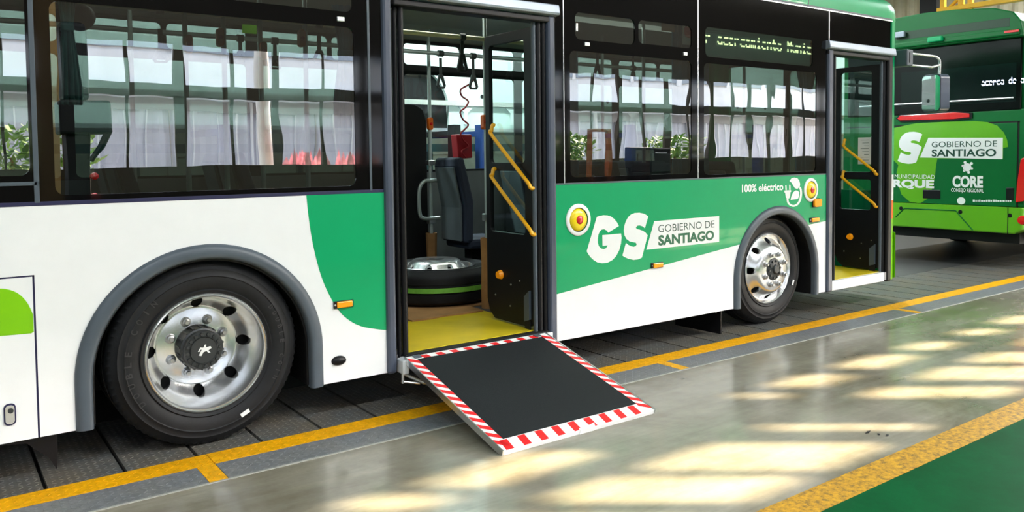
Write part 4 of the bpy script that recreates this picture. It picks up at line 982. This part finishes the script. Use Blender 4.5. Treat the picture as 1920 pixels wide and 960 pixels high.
for Y in (1.05,):  # added glowing strip with a lamp to brighten the bus interior
    e = empty('added_fill_strip', (3, Y, 2.78), BUS)
    obj('fill_strip_diffuser', MB().box(-1.5, 7.2, Y-.05, Y+.05, 2.775, 2.80), mat('fill_strip_glow', (.9, .9, .85, 1), .5, emit=((.95, 1, .88, 1), .8)), e)
    L = bpy.data.lights.new('fill_strip_light', 'AREA'); L.shape = 'RECTANGLE'; L.size = 8.6; L.size_y = .1; L.energy = 28; L.color = (.95, 1, .9)
    lo = bpy.data.objects.new('fill_strip_light', L); lo.location = (2.85, Y, 2.77); link(lo, e)
X, Z = bp(152, 32, .5); obj('ceiling_camera', MB().lathe([(0, -.07), (.04, -.06), (.07, -.02), (.07, .06), (0, .06)], 20, (X, .5, Z)), 'black_sat', BUS, smooth=40)
# yellow tag and hanging cables near the ceiling
X, Z = bp(467, 55, 1.2); obj('warning_tag', MB().box(X-.05, X+.05, 1.19, 1.2, Z-.03, Z+.03), 'lime', BUS)
X, Z = bp(1289, 66, .02); obj('window_sticker', MB().box(X-.07, X+.07, .012, .013, Z-.08, Z+.08), 'paper', BUS)
obj('sticker_dot', MB().lathe([(0, -.002), (.052, -.002), (.052, 0)], 24, (X, .0115, Z+.03)), 'red', BUS)
X, Z = bp(1251, 52, .02); obj('window_sticker', MB().box(X-.075, X+.075, .012, .013, Z-.03, Z+.03), 'card', BUS)

# ------------------------------------------------------------------ loads inside the bus
spx, spy = 3.60, 1.60
SW = tag(empty('spare_wheel', (spx, spy, .335)), 'spare wheel lying flat on cardboard inside the open bus doorway', 'wheel')
flat = Matrix.Translation((spx, spy, .335+.2855)) @ Matrix.Rotation(radians(-90), 4, 'X')
t_ = obj('tyre', MB().add(*(lambda b__: (b__.v, b__.f))(tyre_mb(120))).xf(flat), 'rubber', SW, smooth=32)
me = RIM_F.copy(); me.transform(flat); obj('rim', me, None, SW)
me.materials.clear(); me.materials.append(MT['chrome'])
obj('hub_plate', MB().lathe([(0.0, -.05), (.07, -.05), (.075, -.045)], 24).xf(flat), 'hub', SW)
st_ = MB().lathe([(.517, .125), (.520, .125), (.520, .165), (.517, .165)], 80, closed=True).xf(flat)
tag(obj('webbing_strap', st_, 'green_strap'), 'green webbing strap around the spare wheel', 'strap')
cs = [(2.95, .86), (3.1, .845), (3.25, .87), (3.4, .85), (3.60, .86), (3.61, 1.08), (4.10, 1.10), (4.12, 2.10), (2.9, 2.12), (2.85, 1.4)]
tag(obj('cardboard_sheet', MB().prism([cs], .3225, .334, 'z'), 'card'), 'flattened brown cardboard sheet under the spare wheel', 'cardboard')
def sleeve(X, Y, z0, z1, r, label):
    mb = MB().lathe([(r+.006, 0), (r+.008, (z1-z0)*.3), (r+.003, (z1-z0)*.6), (r+.01, z1-z0), (r, z1-z0), (r-.006, 0)], 9, (X, Y, z0), 'z', closed=True)
    tag(obj('cardboard_sleeve', mb, 'card'), label, 'cardboard', 'cardboard wrapped round poles')
sleeve(PB, .98, .3185, bp(908, 446, .98)[1], .048, 'tall cardboard sleeve round the pole nearest the open door leaf')
sleeve(PA, YA, .3185, bp(805, 437, YA)[1], .045, 'short cardboard sleeve round the pole behind the spare wheel')
Yb = 2.30; xa, z1 = bp(851, 252, Yb); xb, z0 = bp(881, 298, Yb)
RB = tag(empty('red_kit_box', ((xa+xb)/2, Yb, z0)), 'red box with a coiled cord hanging at the far bus window', 'box')
obj('box_body', MB().prism([[(xa+.02, z0), (xb, z0+.01), (xb-.005, z1), (xa, z1+.0)]], Yb-.05, Yb+.06), 'red_box', RB, bevel=.01)
cpts = [(888, 150), (880, 158), (864, 168), (866, 180), (878, 190), (872, 202), (863, 210), (868, 224), (878, 234), (870, 244), (864, 250), (868, 262), (878, 274), (866, 284), (874, 296)]
obj('coiled_cord', MB().tube(spline([(bp(a, b, Yb-.08)[0], Yb-.08, bp(a, b, Yb-.08)[1]) for a, b in cpts], 5), .009, 8), 'red_box', RB, smooth=50)

X, Y = 2.62, .52
bk_ = tag(empty('strap_buckle', (X, Y, .322)), 'small red buckle on the yellow tread at the left of the doorway', 'buckle')
obj('buckle_body', MB().box(X-.05, X+.02, Y-.04, Y+.02, .3225, .40), 'red_box', bk_, bevel=.008)
obj('buckle_tongue', MB().box(X-.035, X+.005, Y-.02, Y, .40, .46), 'chrome_sat', bk_, bevel=.003)
# ------------------------------------------------------------------ raised pale bus body beyond, on blue lifting columns
YS = 5.6
zb0 = bp(840, 243, YS)[1]
SH = tag(empty('bus_shell', (8, YS+1.2, zb0)), 'pale bus body shell raised on columns behind the first bus', 'bus')
acx, acz = bp(772, 205, YS)
sh_o = [(-3, zb0)]+[(acx-.62, zb0)]+[(acx+.62*cos(radians(180-k*12)), max(zb0, acz-.0+.62*sin(radians(180-k*12)))) for k in range(1, 15)]+[(acx+.62, zb0)]+[(17, zb0), (17, zb0+3.0), (-3, zb0+3.0)]
obj('side_panel', MB().prism([sh_o], YS, YS+.06), 'shell', SH)
obj('shell_body', MB().box(-3, 17, YS+.7, YS+2.4, zb0, zb0+2.95), 'shell', SH)
obj('wheel_well', MB().box(acx-.66, acx+.66, YS+.06, YS+.7, zb0, acz+.7), 'black', SH)
obj('rub_rail', MB().box(-3, 17, YS-.03, YS, zb0+.35, zb0+.42).box(-3, 17, YS-.02, YS, zb0-.03, zb0+.02), 'chrome_sat', SH)
for k in range(16):
    X = acx+.9+.85*k
    obj('stiffener', MB().prism([[(X-.13, zb0+.34), (X+.13, zb0+.34), (X+.03, zb0+.25), (X+.02, zb0+.08), (X-.03, zb0+.08), (X-.03, zb0+.25)]], YS-.02, YS), 'print_white', SH)
    obj('bolt_hole', MB().lathe([(0, -.004), (.03, -.004), (.03, 0)], 12, (X+.3, YS, zb0+.5)), 'black', SH)
for k, (px, m) in enumerate(((851, 'black_sat'), (902, 'blue_steel'), (1180, 'blue_steel'), (1420, 'blue_steel'), (420, 'blue_steel'))):
    X = bp(px, 260, YS-.5)[0]
    e = tag(empty('lifting_column', (X, YS-.5, 0)), ('dark lifting column nearest the middle of the doorway', 'blue lifting column behind the red box', 'blue lifting column behind the window ahead of the doorway', 'blue lifting column behind the front side window', 'blue lifting column behind the rear side window')[k], 'column', 'lifting columns')
    obj('mast', MB().box(X-.055, X+.055, YS-.6, YS-.42, .06, bp(px, 234, YS-.5)[1]), m, e, bevel=.01)
    obj('foot', MB().box(X-.3, X+.3, YS-.8, YS-.2, 0, .06), m, e, bevel=.01)
    obj('fork', MB().box(X-.05, X+.05, YS-.42, YS+.9, zb0-.11, zb0-.035), m, e)
zr = bp(840, 279, 9.0)[1]
tag(obj('guard_rail_barrier', MB().box(-2, 22, 8.8, 9.1, zr-.05, zr+.09), 'teal_steel'), 'teal guard rail along the back of the hall', 'rail')
for k in range(9): 
    o = obj('rail_post', MB().box(0+2.6*k, .08+2.6*k, 8.9, 9.0, 0, zr-.05), 'teal_steel', bpy.data.objects['guard_rail_barrier'])

# ------------------------------------------------------------------ second bus, rear view
XB = 11.3
B2 = tag(empty('city_bus', (16, 1.22, 0)), 'dark green city bus seen from behind, parked ahead of the first bus', 'bus')
yo0, yo1 = -.04, 2.48
def body_out(z0, ins=0.0):
    pts = [(yo0+ins, z0), (yo0+ins, 3.05), (yo0+.03+ins, 3.2), (yo0+.12+ins, 3.32), (yo0+.35, 3.40-ins), (.8, 3.455-ins), (1.22, 3.47-ins)]
    return pts+[(2.44-p[0], p[1]) for p in reversed(pts[:-1])]
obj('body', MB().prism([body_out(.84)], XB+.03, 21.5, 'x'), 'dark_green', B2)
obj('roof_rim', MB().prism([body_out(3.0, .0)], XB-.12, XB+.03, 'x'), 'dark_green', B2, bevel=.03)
obj('recess_shade_strip', MB().box(XB-.122, XB-.118, .12, 2.3, 3.14, 3.25), mat('recess_shade_green', srgb(0, 52, 22), .5), B2, bevel=.002)  # darker green strip paints in the shade of a recess
obj('window_ledge', MB().box(XB-.15, XB+.03, .0, 2.44, 3.02, 3.10), 'dark_green', B2, bevel=.02)
obj('high_brake_lamp', MB().box(XB-.162, XB-.15, -.0, .17, 3.055, 3.085), 'red', B2, bevel=.004)
yv, zv = xp(1755, 72, XB-.15); obj('rear_camera', MB().box(XB-.2, XB-.14, yv-.1, yv+.1, zv-.05, zv+.02), 'green', B2, bevel=.015)
yv, zv = xp(1690, 65, XB-.15); obj('number_lamp', MB().box(XB-.19, XB-.14, yv-.06, yv+.1, zv-.04, zv+.04), 'header', B2, bevel=.01)
obj('rear_window', MB().box(XB-.01, XB+.03, yo0+.06, 2.40, 2.09, 3.02), mat('rear_window_glass', (.003, .004, .004, 1), .12, spec=.18), B2, bevel=.01)
for pa, pb, m in (((1685, 138), (1908, 208), 'out_glass'), ): pass
yA, zA = xp(1690, 150, XB-.012); yB, zB = xp(1905, 190, XB-.012)
obj('interior_glimpse', MB().box(XB-.013, XB-.0105, yB, min(yA, 2.2), zB, zA+.10), mat('glimpse_tint', srgb(14, 26, 24), .12, spec=.18), B2)  # dark panel painted as a glimpse of the interior through the rear window
obj('rear_rail', MB().tube([(XB-.02, .1, xp(1860, 186, XB)[1]), (XB-.02, 2.2, xp(1860, 186, XB)[1])], .015, 8), 'steel', B2)
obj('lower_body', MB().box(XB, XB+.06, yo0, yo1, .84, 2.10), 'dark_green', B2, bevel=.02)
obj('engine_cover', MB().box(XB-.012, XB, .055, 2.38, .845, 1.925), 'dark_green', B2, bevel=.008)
obj('cover_gap', MB().box(XB-.003, XB+.002, .03, 2.41, 1.925, 1.945).box(XB-.003, XB+.002, .035, .055, .84, 1.94), 'black', B2)
yA, zA = xp(1688, 222, XB-.02); yB, zB = xp(1818, 217, XB-.02)
obj('brake_lamp', MB().prism([[(yB, zB-.02), (yB, zB+.03), (yB+.2, zB+.055), (yA, zA+.04), (yA+.04, zA+.0), (yA, zA-.03), (yB+.2, zB-.035)]], XB-.03, XB+.0, 'x'), 'red', B2, bevel=.005)
obj('brake_lamp_frame', MB().prism([[(yB-.03, zB-.035), (yB-.03, zB+.04), (yB+.2, zB+.075), (yA, zA+.06), (yA+.07, zA), (yA, zA-.05), (yB+.2, zB-.055)]], XB-.02, XB+.0, 'x'), 'black_sat', B2)
XL_ = XB-.0135
def rp(a, b): return xp(1660+a/3.692, 220+b/3.692, XL_)
limeA = [(-90, 110), (60, 75), (130, 58), (210, 42), (400, 32), (620, 26), (710, 34), (775, 58), (820, 105), (843, 155), (850, 205), (815, 212), (815, 285), (360, 285), (352, 330), (342, 420), (318, 510), (290, 565), (240, 596), (170, 585), (112, 535), (82, 440), (78, 380), (90, 330), (60, 300), (-90, 300)]
obj('lime_livery', MB().prism([[rp(*p) for p in limeA]], XL_-.0005, XL_+.0015, 'x'), 'lime2', B2)
lb = [(190, 15), (455, 5), (455, 20), (190, 30)]
obj('lime_livery', MB().prism([[xp(1660+a/3.692, 220+(b-28)/3.692, XB-.014) for a, b in ((200, -8), (480, -12), (455, 45), (190, 58))]], XB-.0015, XB, 'x'), 'lime2', B2)
S2 = [(p[0]-614, p[1]-150) for p in S_]
# the S fills the box measured on the rear cover
sx0, sx1 = 85, 256; sy0, sy1 = 100, 322
Sp = [rp(sx0+(p[0]/386)*(sx1-sx0), sy0+(p[1]/708)*(sy1-sy0)) for p in S2]
obj('logo_letter', MB().prism([Sp], XL_-.002, XL_-.0005, 'x'), 'print_white', B2)
Gp = [rp(sx0-240+((p[0]-78)/522)*215, sy0+8+((p[1]-187)/721)*(sy1-sy0)) for p in G_]
obj('logo_letter', MB().prism([Gp], XL_-.002, XL_-.0005, 'x'), 'print_white', B2)
ban = [rp(240, 278), rp(812, 290), rp(814, 142), rp(298, 142)]
obj('logo_banner', MB().prism([ban], XL_-.002, XL_-.0005, 'x'), 'print_white', B2)
def rear_text(s, a0, b0, a1, b1, m, bold):
    (yl, zt), (yr, zb) = rp(a0, b0), rp(a1, b1)
    zt2 = rp(a1, b0)[1]; zb2 = rp(a0, b1)[1]
    letters(text_rear(MB(), s, yl, yr, (zb+zb2)/2, (zt+zt2)/2, XL_-.003, bold), m, B2)
rear_text('GOBIERNO DE', 322, 165, 774, 205, 'print_dark', 0.0)
rear_text('SANTIAGO', 322, 220, 768, 272, 'print_dark', .025)
rear_text('MUNICIPALIDAD', 66, 396, 342, 424, 'print_white', .0)
rear_text('PARQUE', -72, 430, 338, 496, 'print_white', .05)
rear_text('CORE', 466, 404, 676, 486, 'print_white', .045)
rear_text('CONSEJO REGIONAL', 456, 492, 682, 526, 'print_white', .012)
mb = MB()
for a, b, r in ((566, 346, 30), (552, 312, 10), (596, 320, 11), (600, 354, 8), (577, 381, 10), (546, 370, 8), (536, 336, 8)):
    y_, z_ = rp(a, b); rr_ = abs(rp(a+r, b)[0]-y_); mb.prism([[(y_+rr_*cos(k*pi/8), z_+rr_*sin(k*pi/8)) for k in range(16)]], XL_-.002, XL_-.0005, 'x')
obj('sun_emblem', mb, 'print_white', B2)
mb = MB(); a = 606
while a < 866:
    w_ = rnd.uniform(8, 16); y0_, z0_ = rp(a, 585); y1_, z1_ = rp(a+w_, 572+rnd.uniform(-3, 3)); mb.box(XL_-.002, XL_-.0005, y1_, y0_, z0_, z1_); a += w_+rnd.uniform(3, 6)
obj('small_print', mb, 'print_white', B2)
y_, z_ = rp(525, 578); obj('white_badge', MB().prism([[(y_+.055*cos(k*pi/6), z_+.05*sin(k*pi/6)) for k in range(12)]], XL_-.002, XL_-.0005, 'x'), 'print_white', B2)
y_, z_ = rp(320, 532); obj('cover_handle', MB().box(XB-.02, XB-.008, y_-.12, y_+.12, z_-.06, z_+.06), 'black_sat', B2, bevel=.02)
y_, z_ = rp(866, 530); obj('cover_lock', MB().box(XB-.02, XB-.008, y_-.04, y_+.05, z_-.08, z_+.08), 'black_sat', B2, bevel=.02)
# bumper in lime
obj('bumper', MB().prism([[(yo0, .56), (.06, .50), (2.4, .50), (yo1, .56), (yo1, .84), (yo0, .84)]], XB-.06, XB+.2, 'x'), 'lime2', B2, bevel=.02)
bpo = [xp(1660+a/3.692, 220+b/3.692, XB-.062) for a, b in ((70, 690), (130, 630), (485, 645), (605, 782))]
obj('bumper_groove', MB().tube([(XB-.061, p[0], p[1]) for p in bpo], .008, 6), 'dark_green', B2)
for a, b in ((108, 630), (518, 655), (862, 680)):
    y_, z_ = xp(1660+a/3.692, 220+b/3.692, XB-.062); obj('parking_sensor', MB().lathe([(0, -.006), (.025, -.004), (.028, 0)], 12, (XB-.06, y_, z_), 'x'), 'black_sat', B2)
obj('bumper_seam', MB().box(XB-.0615, XB-.055, .125, .135, .5, .84), 'black', B2)
tl = [xp(1904, 380, XB-.03), xp(1907, 345, XB-.03), xp(1914, 298, XB-.03)]
obj('tail_lamp', MB().prism([[(tl[0][0], tl[0][1]), (tl[1][0], tl[1][1]), (tl[2][0], tl[2][1]), (-.06, tl[2][1]+.03), (-.06, tl[0][1]+.03)]], XB-.035, XB+.3, 'x'), 'red', B2, bevel=.01)
y_, z_ = xp(1917, 413, XB-.06); obj('reflector', MB().lathe([(0, -.03), (.05, -.025), (.06, 0)], 20, (XB-.06, y_, z_), 'x'), 'red', B2, smooth=40)
obj('underbody', MB().box(XB+.1, 21, .05, 2.40, .36, .56), 'black', B2)
for X in (14.6, 19.0):
    for Y in (.0, 2.12): obj('wheel', tyre_mb(60).xf(Matrix.Translation((X, Y, .511))), 'rubber', B2)
obj('rear_axle', MB().tube([(14.6, .2, .5), (14.6, 2.3, .5)], .12, 10), mat('rusty_axle', srgb(120, 60, 30), .7), B2)
cells, wd = led_cells('acerca de a')
yA, zA = xp(1841, 150, XB-.015); yB, zB = xp(1921, 161, XB-.015)
mb = MB(); st = (yA-yB)/wd
for c, r in cells:
    if r == 4: continue
    y_ = yA-c*st; z_ = zA+.0-(zA-xp(1841, 160, XB-.015)[1])*r/6.0
    mb.box(XB-.0165, XB-.0135, y_-st*.42, y_+st*.42, z_-.0075, z_+.0075)
obj('led_lettering', mb, 'led_white', B2, kind='stuff')

# side of the second bus
for k in range(5):
    a = XB+.35+1.95*k
    sb = obj('side_window', MB().box(a, a+1.9, -.052, -.038, 1.45, 2.9), 'black_gloss', B2, bevel=.01)
obj('side_skirt', MB().box(XB+.2, 13.98, -.046, -.036, .42, .84).box(15.2, 18.4, -.046, -.036, .42, .84).box(19.6, 21.5, -.046, -.036, .42, .84), 'lime2', B2)
obj('window_rail', MB().box(XB+.2, 21.4, -.05, -.038, 1.40, 1.44), 'trim', B2)

# scraps on the concrete
for i, (px, py, w_) in enumerate(((1628, 811, .03), (1648, 815, .012), (1664, 817, .02))):
    X, Y = gp(px, py); mb = MB().prism([[(X-w_, Y), (X-.2*w_, Y-.008), (X+w_, Y+.004), (X+.3*w_, Y+.012)]], 0.0, .004, 'z')
    tag(obj('rubber_scrap', mb, 'black'), ('longest black scrap on the sunlit concrete', 'smallest black scrap, middle of the three on the concrete', 'black scrap on the concrete nearest the yellow line')[i], 'scrap', 'scraps on the floor')
